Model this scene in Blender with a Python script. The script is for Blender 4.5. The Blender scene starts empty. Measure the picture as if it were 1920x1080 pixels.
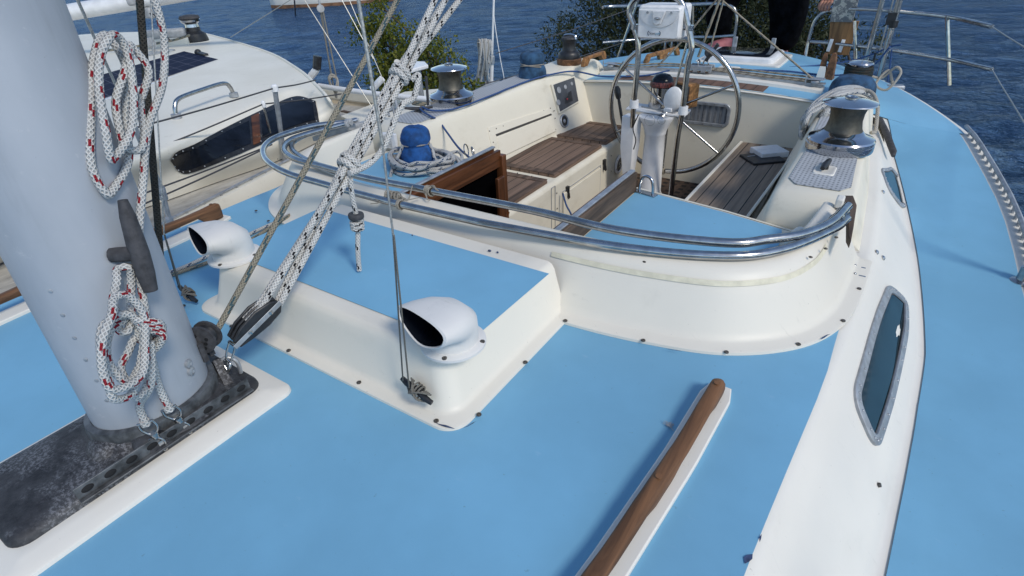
import bpy, bmesh, math, random
from mathutils import Vector, Matrix, noise
random.seed(11)
R = math.radians
V = Vector
scene = bpy.context.scene
col = scene.collection
PI = math.pi

# ------------------------------------------------------------------ camera
YAW, PITCH, ROLL, FPX = R(-34.92), R(31.86), R(-2.87), 1040.0
CAM = V((1.10, 0.0, 0.90))
fw = V((math.sin(YAW)*math.cos(PITCH), math.cos(YAW)*math.cos(PITCH), -math.sin(PITCH)))
r0 = V((math.cos(YAW), -math.sin(YAW), 0)); u0 = r0.cross(fw)
rt = math.cos(ROLL)*r0 + math.sin(ROLL)*u0
up = -math.sin(ROLL)*r0 + math.cos(ROLL)*u0
cd = bpy.data.cameras.new('camera'); cam = bpy.data.objects.new('camera', cd); col.objects.link(cam)
cd.sensor_width = 36; cd.sensor_fit = 'HORIZONTAL'; cd.lens = FPX/1920*36
cd.clip_start = 0.02; cd.clip_end = 6000
cam.matrix_world = Matrix(((rt.x, up.x, -fw.x, CAM.x), (rt.y, up.y, -fw.y, CAM.y), (rt.z, up.z, -fw.z, CAM.z), (0, 0, 0, 1)))
scene.camera = cam

def ray(u, v): return rt*((u-960)/FPX) + up*((540-v)/FPX) + fw
def at(u, v, x=None, y=None, z=None):
    """survey helper: the point of the boat seen at photo pixel u,v on the plane x=, y= or z="""
    d = ray(u, v)
    if z is not None: t = (z-CAM.z)/d.z
    elif x is not None: t = (x-CAM.x)/d.x
    else: t = (y-CAM.y)/d.y
    return CAM + d*t
def at_plane(u, v, p, n):
    d = ray(u, v); return CAM + d*((p-CAM).dot(n)/d.dot(n))

# ------------------------------------------------------------------ helpers
def lerp(a, b, t): return a+(b-a)*t
def itp(tab, x):
    if x <= tab[0][0]: return tab[0][1]
    for (x0, y0), (x1, y1) in zip(tab, tab[1:]):
        if x <= x1:
            t = (x-x0)/(x1-x0); return lerp(y0, y1, t)
    return tab[-1][1]
def smooth_tab(tab, n=4):
    """Catmull-Rom resampled table for smooth outlines"""
    pts = crv([V((a, b, 0)) for a, b in tab], n)
    return [(p.x, p.y) for p in pts]
def crv(pts, n=8, closed=False):
    pts = [V(p) for p in pts]; out = []
    m = len(pts)
    segs = m if closed else m-1
    for i in range(segs):
        if closed: p0, p1, p2, p3 = pts[(i-1) % m], pts[i], pts[(i+1) % m], pts[(i+2) % m]
        else:
            p1, p2 = pts[i], pts[i+1]
            p0 = pts[i-1] if i else p1*2-p2
            p3 = pts[i+2] if i+2 < m else p2*2-p1
        for k in range(n):
            t = k/n
            out.append(0.5*((2*p1)+(p2-p0)*t+(2*p0-5*p1+4*p2-p3)*t*t+(3*p1-p0-3*p2+p3)*t**3))
    if not closed: out.append(pts[-1])
    return out

class MB:
    def __init__(s): s.v = []; s.f = []; s.uv = []; s.m = Matrix.Identity(4)
    def av(s, p): s.v.append(s.m @ V(p)); return len(s.v)-1
    def af(s, ix, uv=None): s.f.append(tuple(ix)); s.uv.append(uv)
    def poly(s, pts): s.af([s.av(p) for p in pts])
    def box(s, c, sz, rot=None):
        M = Matrix.Translation(V(c)) @ (rot.to_4x4() if rot else Matrix.Identity(4))
        x, y, z = sz[0]/2, sz[1]/2, sz[2]/2
        k = [s.av(M @ V(p)) for p in ((-x,-y,-z),(x,-y,-z),(x,y,-z),(-x,y,-z),(-x,-y,z),(x,-y,z),(x,y,z),(-x,y,z))]
        for q in ((0,3,2,1),(4,5,6,7),(0,1,5,4),(1,2,6,5),(2,3,7,6),(3,0,4,7)): s.af([k[i] for i in q])
    def bar(s, a, b, w, h, upv=(0,0,1)):
        a, b = V(a), V(b); d = (b-a); L = d.length; d.normalize()
        sd = d.cross(V(upv)).normalized(); u = sd.cross(d)
        rot = Matrix((d, sd, u)).transposed()
        s.box((a+b)/2, (L, w, h), rot)
    def tube(s, pts, r, seg=10, caps=True, closed=False, flat=None):
        pts = [V(p) for p in pts]; n = len(pts)
        rr = r if isinstance(r, (list, tuple)) else [r]*n
        T = []
        for i in range(n):
            if closed: t = pts[(i+1) % n]-pts[i-1]
            else: t = pts[min(i+1, n-1)]-pts[max(i-1, 0)]
            T.append(t.normalized() if t.length > 1e-9 else V((0,0,1)))
        a = V((0,0,1)) if abs(T[0].z) < .9 else V((1,0,0))
        nrm = (a - T[0]*a.dot(T[0])).normalized()
        rings = []; L = 0; us = []
        for i in range(n):
            if i:
                L += (pts[i]-pts[i-1]).length
                nrm = (nrm - T[i]*nrm.dot(T[i]))
                nrm = nrm.normalized() if nrm.length > 1e-6 else T[i].orthogonal().normalized()
            b = T[i].cross(nrm); us.append(L)
            rings.append([s.av(pts[i] + (nrm*math.cos(2*PI*k/seg) + b*math.sin(2*PI*k/seg)*(flat or 1))*rr[i]) for k in range(seg)])
        m = n if closed else n-1
        for i in range(m):
            j = (i+1) % n; u1 = us[j] if j else L+(pts[0]-pts[-1]).length
            for k in range(seg):
                k2 = (k+1) % seg
                s.af((rings[i][k], rings[i][k2], rings[j][k2], rings[j][k]),
                     ((us[i], k/seg), (us[i], (k+1)/seg), (u1, (k+1)/seg), (u1, k/seg)))
        if caps and not closed:
            s.af(rings[0][::-1]); s.af(rings[-1])
    def lathe(s, prof, c=(0,0,0), axis=(0,0,1), seg=24, sx=1.0, sy=1.0):
        ax = V(axis).normalized(); q = V((0,0,1)).rotation_difference(ax).to_matrix().to_4x4()
        M = Matrix.Translation(V(c)) @ q
        rings = []
        for r, z in prof:
            if r < 1e-6: rings.append([s.av(M @ V((0,0,z)))])
            else: rings.append([s.av(M @ V((r*sx*math.cos(2*PI*k/seg), r*sy*math.sin(2*PI*k/seg), z))) for k in range(seg)])
        for A, B in zip(rings, rings[1:]):
            for k in range(seg):
                k2 = (k+1) % seg
                if len(A) == 1 and len(B) == 1: continue
                if len(A) == 1: s.af((A[0], B[k2], B[k]))
                elif len(B) == 1: s.af((A[k], A[k2], B[0]))
                else: s.af((A[k], A[k2], B[k2], B[k]))
        if len(rings[0]) > 1: s.af(rings[0][::-1])
        if len(rings[-1]) > 1: s.af(rings[-1])
    def loft(s, rings, closed=True, cap0=False, cap1=False):
        ids = [[s.av(p) for p in r] for r in rings]; n = len(ids[0])
        for A, B in zip(ids, ids[1:]):
            for k in range(n if closed else n-1):
                k2 = (k+1) % n
                s.af((A[k], A[k2], B[k2], B[k]))
        if cap0: s.af(ids[0][::-1])
        if cap1: s.af(ids[-1])
    def prism(s, poly, z0, z1):
        s.loft([[(p[0], p[1], z0) for p in poly], [(p[0], p[1], z1) for p in poly]], True, True, True)
    def ell(s, c, r, rot=None, nu=16, nv=10):
        M = Matrix.Translation(V(c)) @ (rot.to_4x4() if rot else Matrix.Identity(4))
        rings = []
        for i in range(nv+1):
            t = PI*i/nv
            if i in (0, nv): rings.append([s.av(M @ V((0,0,-r[2]*math.cos(t))))])
            else: rings.append([s.av(M @ V((r[0]*math.sin(t)*math.cos(2*PI*k/nu), r[1]*math.sin(t)*math.sin(2*PI*k/nu), -r[2]*math.cos(t)))) for k in range(nu)])
        for A, B in zip(rings, rings[1:]):
            for k in range(nu):
                k2 = (k+1) % nu
                if len(A) == 1: s.af((A[0], B[k2], B[k]))
                elif len(B) == 1: s.af((A[k], A[k2], B[0]))
                else: s.af((A[k], A[k2], B[k2], B[k]))
    def torus(s, c, R_, r, axis=(0,0,1), seg=28, rs=8, a0=0, a1=2*PI):
        q = V((0,0,1)).rotation_difference(V(axis).normalized()).to_matrix()
        full = abs(a1-a0-2*PI) < 1e-6
        n = seg if full else seg+1
        pts = [V(c)+q @ V((R_*math.cos(a0+(a1-a0)*k/seg), R_*math.sin(a0+(a1-a0)*k/seg), 0)) for k in range(n)]
        s.tube(pts, r, rs, closed=full)
    def build(s, name, mat, parent=None, ang=35, bevel=0, seg=2, loc=None):
        me = bpy.data.meshes.new(name)
        me.from_pydata([tuple(p) for p in s.v], [], s.f)
        if any(s.uv):
            ul = me.uv_layers.new(name='UVMap'); k = 0
            for pi, fc in enumerate(s.f):
                for j in range(len(fc)):
                    ul.data[k].uv = s.uv[pi][j] if s.uv[pi] else (0, 0); k += 1
        bm = bmesh.new(); bm.from_mesh(me); bmesh.ops.recalc_face_normals(bm, faces=bm.faces); bm.to_mesh(me); bm.free()
        for p in me.polygons: p.use_smooth = True
        me.set_sharp_from_angle(angle=R(ang))
        me.materials.append(mat)
        o = bpy.data.objects.new(name, me); col.objects.link(o)
        if parent:
            o.parent = parent
            pw = world_of(parent)
            o.matrix_parent_inverse = Matrix.Translation(-pw)
        if bevel:
            b = o.modifiers.new('bevel', 'BEVEL'); b.width = bevel; b.segments = seg; b.limit_method = 'ANGLE'; b.angle_limit = R(40); b.harden_normals = False
        return o
def world_of(o):
    return o.location.copy() if o.parent is None else V((0,0,0))
def tag(o, label=None, cat=None, group=None, kind=None):
    if label: o['label'] = label
    if cat: o['category'] = cat
    if group: o['group'] = group
    if kind: o['kind'] = kind
    return o
def thing(name, label, cat, loc=(0,0,0), group=None):
    o = bpy.data.objects.new(name, None); col.objects.link(o); o.location = V(loc); o.empty_display_size = .05
    return tag(o, label, cat, group)
def copy_tree(o, parent=None):
    c = o.copy(); col.objects.link(c)
    if parent: c.parent = parent; c.matrix_parent_inverse = o.matrix_parent_inverse.copy()
    for ch in [k for k in bpy.data.objects if k.parent == o]: copy_tree(ch, c)
    return c

# ------------------------------------------------------------------ materials
class NT:
    """short-hand for building node trees"""
    def __init__(s, name):
        s.mat = bpy.data.materials.new(name); s.mat.use_nodes = True
        s.t = s.mat.node_tree; s.n = s.t.nodes; s.l = s.t.links
        s.b = s.n['Principled BSDF']
    def new(s, typ, **kw):
        nd = s.n.new(typ)
        for k, v in kw.items(): setattr(nd, k, v)
        return nd
    def set(s, sock, val):
        if hasattr(val, 'is_output') or isinstance(val, bpy.types.NodeSocket): s.l.new(val, sock)
        else: sock.default_value = val
    def m(s, op, a, b=0.0, c=None):
        nd = s.new('ShaderNodeMath', operation=op); s.set(nd.inputs[0], a); s.set(nd.inputs[1], b)
        if c is not None: s.set(nd.inputs[2], c)
        return nd.outputs[0]
    def mix(s, f, a, b):
        nd = s.new('ShaderNodeMix', data_type='RGBA'); s.set(nd.inputs[0], f)
        for sk, val in ((nd.inputs[6], a), (nd.inputs[7], b)):
            s.set(sk, (*val, 1) if isinstance(val, tuple) and len(val) == 3 else val)
        return nd.outputs[2]
    def noise(s, scale, detail=4, rough=.55, vec=None, dist=0.0):
        nd = s.new('ShaderNodeTexNoise'); nd.inputs['Scale'].default_value = scale; nd.inputs['Detail'].default_value = detail
        nd.inputs['Roughness'].default_value = rough; nd.inputs['Distortion'].default_value = dist
        s.l.new(vec if vec else s.pos(), nd.inputs['Vector']); return nd.outputs[0]
    def pos(s):
        if not hasattr(s, '_p'): s._p = s.new('ShaderNodeNewGeometry').outputs['Position']
        return s._p
    def xyz(s, vec=None):
        nd = s.new('ShaderNodeSeparateXYZ'); s.l.new(vec if vec else s.pos(), nd.inputs[0]); return nd.outputs
    def scaled(s, sc, vec=None, rot=(0,0,0)):
        nd = s.new('ShaderNodeMapping'); nd.inputs['Scale'].default_value = sc; nd.inputs['Rotation'].default_value = rot
        s.l.new(vec if vec else s.pos(), nd.inputs[0]); return nd.outputs[0]
    def uv(s):
        return s.xyz(s.new('ShaderNodeUVMap', uv_map='UVMap').outputs[0])
    def ramp(s, f, stops):
        nd = s.new('ShaderNodeValToRGB'); e = nd.color_ramp.elements
        while len(e) < len(stops): e.new(.5)
        for el, (p, c) in zip(e, stops): el.position = p; el.color = (*c, 1) if len(c) == 3 else c
        s.l.new(f, nd.inputs[0]); return nd.outputs[0]
    def sm(s, f, a, b):
        nd = s.new('ShaderNodeMapRange', interpolation_type='SMOOTHSTEP'); s.set(nd.inputs[0], f); nd.inputs[1].default_value = a; nd.inputs[2].default_value = b
        return nd.outputs[0]
    def bump(s, h, strength=.3, dist=.01, nrm=None):
        nd = s.new('ShaderNodeBump'); nd.inputs['Strength'].default_value = strength; nd.inputs['Distance'].default_value = dist
        s.l.new(h, nd.inputs['Height'])
        if nrm: s.l.new(nrm, nd.inputs['Normal'])
        s.l.new(nd.outputs[0], s.b.inputs['Normal']); return nd.outputs[0]
    def out(s, color=None, rough=None, metal=None, spec=None, coat=None):
        for k, val in (('Base Color', color), ('Roughness', rough), ('Metallic', metal), ('Specular IOR Level', spec), ('Coat Weight', coat)):
            if val is None: continue
            s.set(s.b.inputs[k], (*val, 1) if isinstance(val, tuple) and len(val) == 3 else val)
        return s.mat

def simple(name, c, rough=.5, metal=0., var=.12, scale=30, bump=0.0, spec=None, coat=None):
    t = NT(name); n = t.noise(scale, 5)
    d = tuple(max(0, k*(1-var*1.6)) for k in c); e = tuple(min(1, k*(1+var)) for k in c)
    colr = t.mix(t.sm(n, .3, .7), d, e)
    rr = t.m('ADD', t.m('MULTIPLY', t.noise(scale*.6, 3), .16), rough-.08)
    if bump: t.bump(t.noise(scale*3, 4), bump, .004)
    return t.out(colr, rr, metal, spec, coat)

def gelcoat(name, c, stain=(.42,.40,.34), amt=.35, rough=.35):
    amt *= 1.5
    t = NT(name)
    base = t.mix(t.sm(t.noise(2.2, 5), .35, .7), tuple(k*.955 for k in c), c)
    st = t.m('MULTIPLY', t.sm(t.noise(5.0, 8, .68, t.scaled((1, .55, 1.0))), .54, .80), amt)
    base = t.mix(st, base, stain)
    sp = t.m('MULTIPLY', t.sm(t.noise(95, 3, .6), .70, .76), .35)
    base = t.mix(sp, base, (.23,.21,.18))
    hair = t.m('MULTIPLY', t.sm(t.noise(11, 7, .72, t.scaled((1, 6, 1), rot=(.3,.2,.9))), .60, .78), .30)
    base = t.mix(hair, base, (.38,.36,.32))
    t.bump(t.noise(26, 4), .045, .01)
    return t.out(base, t.m('ADD', t.m('MULTIPLY', t.noise(9, 5), .3), rough-.08), 0., .32)
M = {}
M['gel'] = gelcoat('cream_gelcoat', (.755,.715,.625), amt=.17)
M['gel2'] = gelcoat('cockpit_gelcoat', (.775,.725,.60), (.46,.41,.30), .4, .42)
M['gelw'] = gelcoat('white_gelcoat', (.765,.735,.665), amt=.15)
M['neigh'] = gelcoat('neighbour_gelcoat', (.82,.79,.70), (.42,.38,.31), .3, .42)
M['ventw'] = gelcoat('vent_enamel', (.70,.69,.665), (.40,.41,.41), .60, .6)
def blue(name, c):
    t = NT(name)
    n1 = t.sm(t.noise(1.5, 5, .6), .3, .72)
    base = t.mix(n1, tuple(k*.87 for k in c), tuple(k*1.06 for k in c))
    n2 = t.m('MULTIPLY', t.sm(t.noise(6, 8, .7, t.scaled((1, .5, 1), rot=(0,0,.5))), .58, .82), .30)
    base = t.mix(n2, base, tuple(k*.80+.03 for k in c))
    dirt = t.m('MULTIPLY', t.sm(t.noise(60, 4, .7), .665, .74), .40)
    base = t.mix(dirt, base, (.10,.13,.14))
    scf = t.m('MULTIPLY', t.sm(t.noise(16, 8, .8, t.scaled((6, .8, 1), rot=(0,0,.35)), .4), .64, .74), .28)
    base = t.mix(scf, base, tuple(k*.66+.02 for k in c))
    pale = t.m('MULTIPLY', t.sm(t.noise(9, 8, .78, t.scaled((1.0, 3, 1), rot=(0,0,1.1))), .60, .78), .30)
    base = t.mix(pale, base, (.45,.60,.72))
    bn = t.bump(t.noise(420, 3, .6), .16, .0015)
    return t.out(base, t.m('ADD', t.m('MULTIPLY', t.noise(7, 4), .25), .42), 0., .4)
M['blue'] = blue('blue_deck_paint', (.188,.430,.615))
M['blue2'] = blue('blue_worn_paint', (.20,.445,.63))
M['chrome'] = simple('polished_chrome', (.52,.53,.55), .13, 1., .05, 20)
M['steel'] = simple('stainless_tube', (.46,.46,.455), .17, 1., .12, 40)
M['drum'] = simple('winch_drum', (.125,.118,.10), .55, 1., .1, 60, .1)
M['alu'] = simple('weathered_aluminium', (.42,.44,.46), .5, .6, .15, 25, .1)
M['dwire'] = simple('dull_lifeline', (.07,.07,.075), .6, .3, .2, 200)
M['wire'] = simple('wire_rope_steel', (.42,.42,.40), .45, .7, .2, 200)
M['black'] = simple('black_plastic', (.018,.019,.022), .42, 0, .3, 40, .1)
M['rubber'] = simple('dark_rubber', (.05,.05,.055), .75, 0, .25, 60, .2)
M['greyp'] = simple('grey_plastic', (.36,.37,.38), .5, 0, .1, 30)
M['white'] = simple('white_plastic', (.78,.78,.78), .35, 0, .05, 30)
M['whitep'] = simple('white_enamel_metal', (.79,.79,.785), .35, 0, .05, 14)
M['bluefab'] = simple('blue_canvas', (.010,.075,.25), .85, 0, .3, 24, .5)
M['navyfab'] = simple('faded_navy_canvas', (.025,.075,.15), .9, 0, .35, 20, .5)
M['bluerope'] = simple('blue_cord', (.03,.08,.22), .8, 0, .25, 150, .4)
M['dark'] = simple('dark_void', (.006,.006,.007), .8, 0, .2, 10)
M['glassd'] = simple('smoked_acrylic', (.008,.011,.018), .12, 0, .3, 8, spec=.22)
M['glassg'] = simple('green_tinted_acrylic', (.012,.030,.042), .10, 0, .25, 6, spec=.3)
M['frame'] = simple('grey_anodised_frame', (.36,.38,.40), .45, .5, .12, 40)
M['screw'] = simple('oxidised_screw', (.16,.14,.12), .45, .8, .3, 300)
M['chip'] = simple('navy_chip', (.045,.07,.15), .7, 0, .3, 80)
M['tape'] = simple('yellowed_sealant', (.70,.655,.50), .6, 0, .08, 30)
def curtain():
    t = NT('grey_curtain'); x = t.xyz()[0]
    s = t.m('SINE', t.m('ADD', t.m('MULTIPLY', x, 190.0), t.m('MULTIPLY', t.noise(1.0, 2, .5, t.scaled((26, 1, 3))), 5.0)))
    f = t.sm(t.noise(55, 3, .6), .45, .6)
    c = t.mix(t.sm(s, -.8, .8), (.11,.115,.125), (.27,.275,.28)); c = t.mix(t.m('MULTIPLY', f, .18), c, (.36,.365,.36))
    return t.out(c, .7)
M['curtain'] = curtain()
M['cloth'] = simple('black_trouser_cloth', (.003,.0035,.005), .95, 0, .4, 20, .3, spec=.05)
M['skin'] = simple('skin', (.46,.22,.15), .55, 0, .15, 30, .1)
M['pink'] = simple('pink_rubber', (.46,.16,.18), .6, 0, .1, 20)
M['hair'] = simple('dark_hair', (.03,.02,.015), .7, 0, .3, 80, .3)
M['paper'] = simple('printed_paper', (.55,.55,.54), .7, 0, .1, 60)
M['ink'] = simple('dark_ink', (.04,.05,.08), .6)
M['lblue'] = simple('pale_blue_ink', (.10,.30,.45), .6)
M['card'] = simple('compass_card_red', (.14,.035,.03), .35, 0, .6, 120)
M['cover'] = simple('smoked_cover', (.085,.09,.10), .3, 0, .2, 12, spec=.25)
M['dalu'] = simple('dull_dirty_alloy', (.13,.135,.14), .5, .6, .35, 40, .3)
M['collar'] = simple('worn_collar_alloy', (.13,.14,.15), .55, .5, .35, 30, .4)
M['void'] = simple('painted_dark_interior', (.002,.002,.0025), .9, spec=.0)  # near-black colour stands in for the shade inside the companionway
M['red'] = simple('red_plastic', (.45,.03,.035), .4)
M['brownw'] = simple('waterline_stain', (.16,.08,.04), .8, 0, .3, 3)
M['bark'] = simple('grey_bark', (.09,.065,.045), .9, 0, .3, 14, .5)

def teak(name, c, axis='Y', rough=.6, sc=1.0):
    t = NT(name)
    s = {'Y': (38, 2.4, 38), 'X': (2.4, 38, 38), 'Z': (38, 38, 2.4)}[axis]
    g = t.noise(sc, 7, .62, t.scaled(s), .6)
    g2 = t.noise(4*sc, 4, .6, t.scaled(s))
    colr = t.mix(t.sm(g, .3, .72), tuple(k*.40 for k in c), tuple(min(1, k*1.35) for k in c))
    colr = t.mix(t.m('MULTIPLY', t.sm(g2, .55, .75), .5), colr, tuple(k*.38 for k in c))
    t.bump(g2, .18, .002)
    return t.out(colr, t.m('ADD', t.m('MULTIPLY', g, .25), rough-.12), 0, .4)
M['teak'] = teak('weathered_teak', (.165,.078,.034))
M['teakx'] = teak('varnished_teak', (.30,.145,.05), 'X')
M['mahog'] = teak('varnished_mahogany', (.125,.046,.018), 'Y', .35)
M['mahogz'] = teak('varnished_mahogany_post', (.15,.056,.022), 'Z', .35)
M['greywood'] = teak('greyed_hardwood', (.105,.072,.05), 'Y', .75)
M['ply'] = teak('worn_plywood', (.22,.12,.05), 'Z', .7)
def planks(name, c, pitch, axis=0, rough=.7):
    t = NT(name); x = t.xyz()[axis]
    a = t.m('FRACT', t.m('DIVIDE', t.m('ADD', x, 5.0), pitch))
    line = t.m('LESS_THAN', a, .075)
    g = t.noise(1, 6, .6, t.scaled((60, 3, 60) if axis == 0 else (3, 60, 60)), .4)
    cell = t.m('FLOOR', t.m('DIVIDE', t.m('ADD', x, 5.0), pitch))
    wn = t.new('ShaderNodeTexWhiteNoise', noise_dimensions='1D'); t.l.new(cell, wn.inputs['W'])
    c1 = t.mix(t.sm(g, .3, .72), tuple(k*.72 for k in c), tuple(k*1.25 for k in c))
    c1 = t.mix(t.m('MULTIPLY', wn.outputs[0], .25), c1, tuple(k*.7 for k in c))
    c1 = t.mix(line, c1, (.012,.011,.010))
    h = t.m('SUBTRACT', t.m('MULTIPLY', g, .2), line)
    t.bump(h, .35, .003)
    return t.out(c1, rough, 0, .35)
M['planks'] = planks('synthetic_teak_strips', (.20,.132,.094), .061)
M['planksp'] = planks('worn_teak_strips_shade_lifted', (.27,.205,.15), .068)  # worn teak, base colour raised to offset the shade on the port seat
M['planksa'] = planks('synthetic_teak_tread', (.17,.10,.07), .062)
def rope_mat(name, c, fleck=None, period=.05, fw_=.22, c2=None, twist=2, braid=.0095):
    t = NT(name); u, v, _ = t.uv()
    k = 2*PI/braid
    a = t.m('SINE', t.m('ADD', t.m('MULTIPLY', u, k), t.m('MULTIPLY', v, 2*PI*5)))
    b = t.m('SINE', t.m('SUBTRACT', t.m('MULTIPLY', u, k), t.m('MULTIPLY', v, 2*PI*5)))
    h = t.m('MAXIMUM', a, b)
    dirt = t.sm(t.noise(18, 5, .65), .35, .75)
    colr = t.mix(t.m('MULTIPLY', dirt, .55), c, tuple(x*.62 for x in c))
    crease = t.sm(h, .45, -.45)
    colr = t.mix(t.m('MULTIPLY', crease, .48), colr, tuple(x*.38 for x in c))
    if c2:
        st = t.m('LESS_THAN', t.m('FRACT', t.m('ADD', t.m('MULTIPLY', u, 55.0), t.m('MULTIPLY', v, 3.0))), .4)
        colr = t.mix(st, colr, c2)
    if fleck:
        uu = t.m('DIVIDE', u, period); vv = t.m('FRACT', t.m('MULTIPLY', v, float(twist)))
        def patch(off, v0):
            fr = t.m('LESS_THAN', t.m('ABSOLUTE', t.m('SUBTRACT', t.m('FRACT', t.m('ADD', uu, off)), .5)), fw_/2)
            return t.m('MULTIPLY', fr, t.m('LESS_THAN', t.m('ABSOLUTE', t.m('SUBTRACT', vv, v0)), .10))
        colr = t.mix(t.m('MAXIMUM', patch(0., .3), patch(fw_*.75, .52)), colr, fleck)
    t.bump(h, .8, .002)
    return t.out(colr, .85, 0, .2)
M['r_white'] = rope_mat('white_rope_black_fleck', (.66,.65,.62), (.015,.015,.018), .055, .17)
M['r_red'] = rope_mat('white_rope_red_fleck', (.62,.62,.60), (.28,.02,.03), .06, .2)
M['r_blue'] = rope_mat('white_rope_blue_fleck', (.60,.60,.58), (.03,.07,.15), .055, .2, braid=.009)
M['r_grey'] = rope_mat('grey_green_rope', (.32,.29,.225), (.06,.11,.13), .08, .3)
M['r_dark'] = rope_mat('dark_mossy_rope', (.055,.052,.045), (.02,.04,.045), .06, .4)
M['r_cord'] = rope_mat('thin_grey_cord', (.30,.285,.25), None)
M['r_tan'] = rope_mat('tan_sheet_rope', (.46,.41,.32), (.12,.10,.09), .05, .3)
M['r_cream'] = rope_mat('cream_cord', (.52,.48,.41), None)

def nonskid(name, c, d, pitch=.0135):
    t = NT(name); x, y, z = t.xyz()
    fx = t.m('FRACT', t.m('DIVIDE', t.m('ADD', x, 5.), pitch))
    row = t.m('MODULO', t.m('FLOOR', t.m('DIVIDE', t.m('ADD', x, 5.), pitch)), 2.)
    fy = t.m('FRACT', t.m('ADD', t.m('DIVIDE', t.m('ADD', y, 5.), pitch*1.5), t.m('MULTIPLY', row, .5)))
    dx = t.m('ABSOLUTE', t.m('SUBTRACT', fx, .5)); dy = t.m('ABSOLUTE', t.m('SUBTRACT', fy, .5))
    dot = t.m('LESS_THAN', t.m('ADD', dx, dy), .36)
    nn = t.sm(t.noise(12, 5), .35, .75)
    base = t.mix(t.m('MULTIPLY', nn, .4), c, tuple(k*.75 for k in c))
    t.bump(dot, -.4, .002)
    return t.out(t.mix(dot, base, d), .8, 0, .3)
M['nonskid'] = nonskid('grey_nonskid_mat', (.43,.45,.47), (.22,.235,.25))
def grating():
    t = NT('wooden_grating'); x, y, z = t.xyz(); p = .062
    fx = t.m('FRACT', t.m('DIVIDE', t.m('ADD', x, 5.), p)); fy = t.m('FRACT', t.m('DIVIDE', t.m('ADD', y, 5.), p))
    hole = t.m('MULTIPLY', t.m('LESS_THAN', fx, .52), t.m('LESS_THAN', fy, .5))
    g = t.noise(30, 4); c = t.mix(t.sm(g, .3, .7), (.05,.03,.022), (.10,.062,.045))
    t.bump(hole, -.8, .01)
    return t.out(t.mix(hole, c, (.006,.005,.005)), .75)
M['grating'] = grating()
def solar():
    t = NT('solar_cells'); x, y, _ = t.uv()
    a = t.m('FRACT', t.m('MULTIPLY', x, 4.)); b = t.m('FRACT', t.m('MULTIPLY', y, 9.))
    ln = t.m('MAXIMUM', t.m('LESS_THAN', a, .035), t.m('LESS_THAN', b, .035))
    return t.out(t.mix(ln, (.006,.010,.035), (.12,.13,.18)), .6, 0, .05)
M['solar'] = solar()
def castmetal():
    t = NT('corroded_cast_alloy')
    n = t.noise(16, 8, .7); sp = t.sm(t.noise(170, 5, .75), .46, .60)
    big = t.sm(t.noise(9, 5, .6), .44, .58)
    c = t.mix(t.sm(n, .3, .7), (.028,.028,.032), (.085,.087,.092))
    c = t.mix(t.m('MULTIPLY', t.m('MULTIPLY', sp, big), .9), c, (.22,.225,.24))
    t.bump(t.noise(60, 6, .7), .5, .004)
    return t.out(c, .62, .45, .4)
M['cast'] = castmetal()
def mastpaint():
    t = NT('grey_mast_anodising')
    c = t.mix(t.sm(t.noise(5, 5, .6, t.scaled((1,1,.4))), .3, .75), (.34,.37,.41), (.44,.47,.51))
    st = t.m('MULTIPLY', t.sm(t.noise(9, 7, .7, t.scaled((1,1,.12))), .52, .72), .45)
    c = t.mix(st, c, (.25,.27,.29))
    w = t.m('MULTIPLY', t.sm(t.noise(30, 6, .75), .60, .72), .55)
    c = t.mix(w, c, (.56,.57,.58))
    dk = t.m('MULTIPLY', t.sm(t.noise(120, 4, .7), .70, .76), .5)
    return t.out(t.mix(dk, c, (.1,.1,.1)), .5, .25, .4)
M['mast'] = mastpaint()
def deckgrime():
    t = NT('neighbour_dirty_deck')
    n = t.noise(7, 8, .72, t.scaled((2.0, .6, 1)), .4)
    c = t.ramp(n, [(.25, (.20,.19,.17)), (.5, (.40,.385,.35)), (.8, (.62,.60,.55))])
    return t.out(c, .8)
M['grime'] = deckgrime()
def stained():
    t = NT('neighbour_stained_gelcoat')
    base = t.mix(t.sm(t.noise(2, 5), .3, .7), (.73,.695,.59), (.80,.765,.665))
    st = t.m('MULTIPLY', t.sm(t.noise(6, 9, .75, t.scaled((1.6, .8, 1)), .8), .56, .80), .65)
    base = t.mix(st, base, (.46,.41,.32))
    sp = t.m('MULTIPLY', t.sm(t.noise(40, 4, .7), .66, .74), .55)
    base = t.mix(sp, base, (.30,.26,.22))
    return t.out(base, .5, 0, .4)
M['neigh'] = stained()
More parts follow.
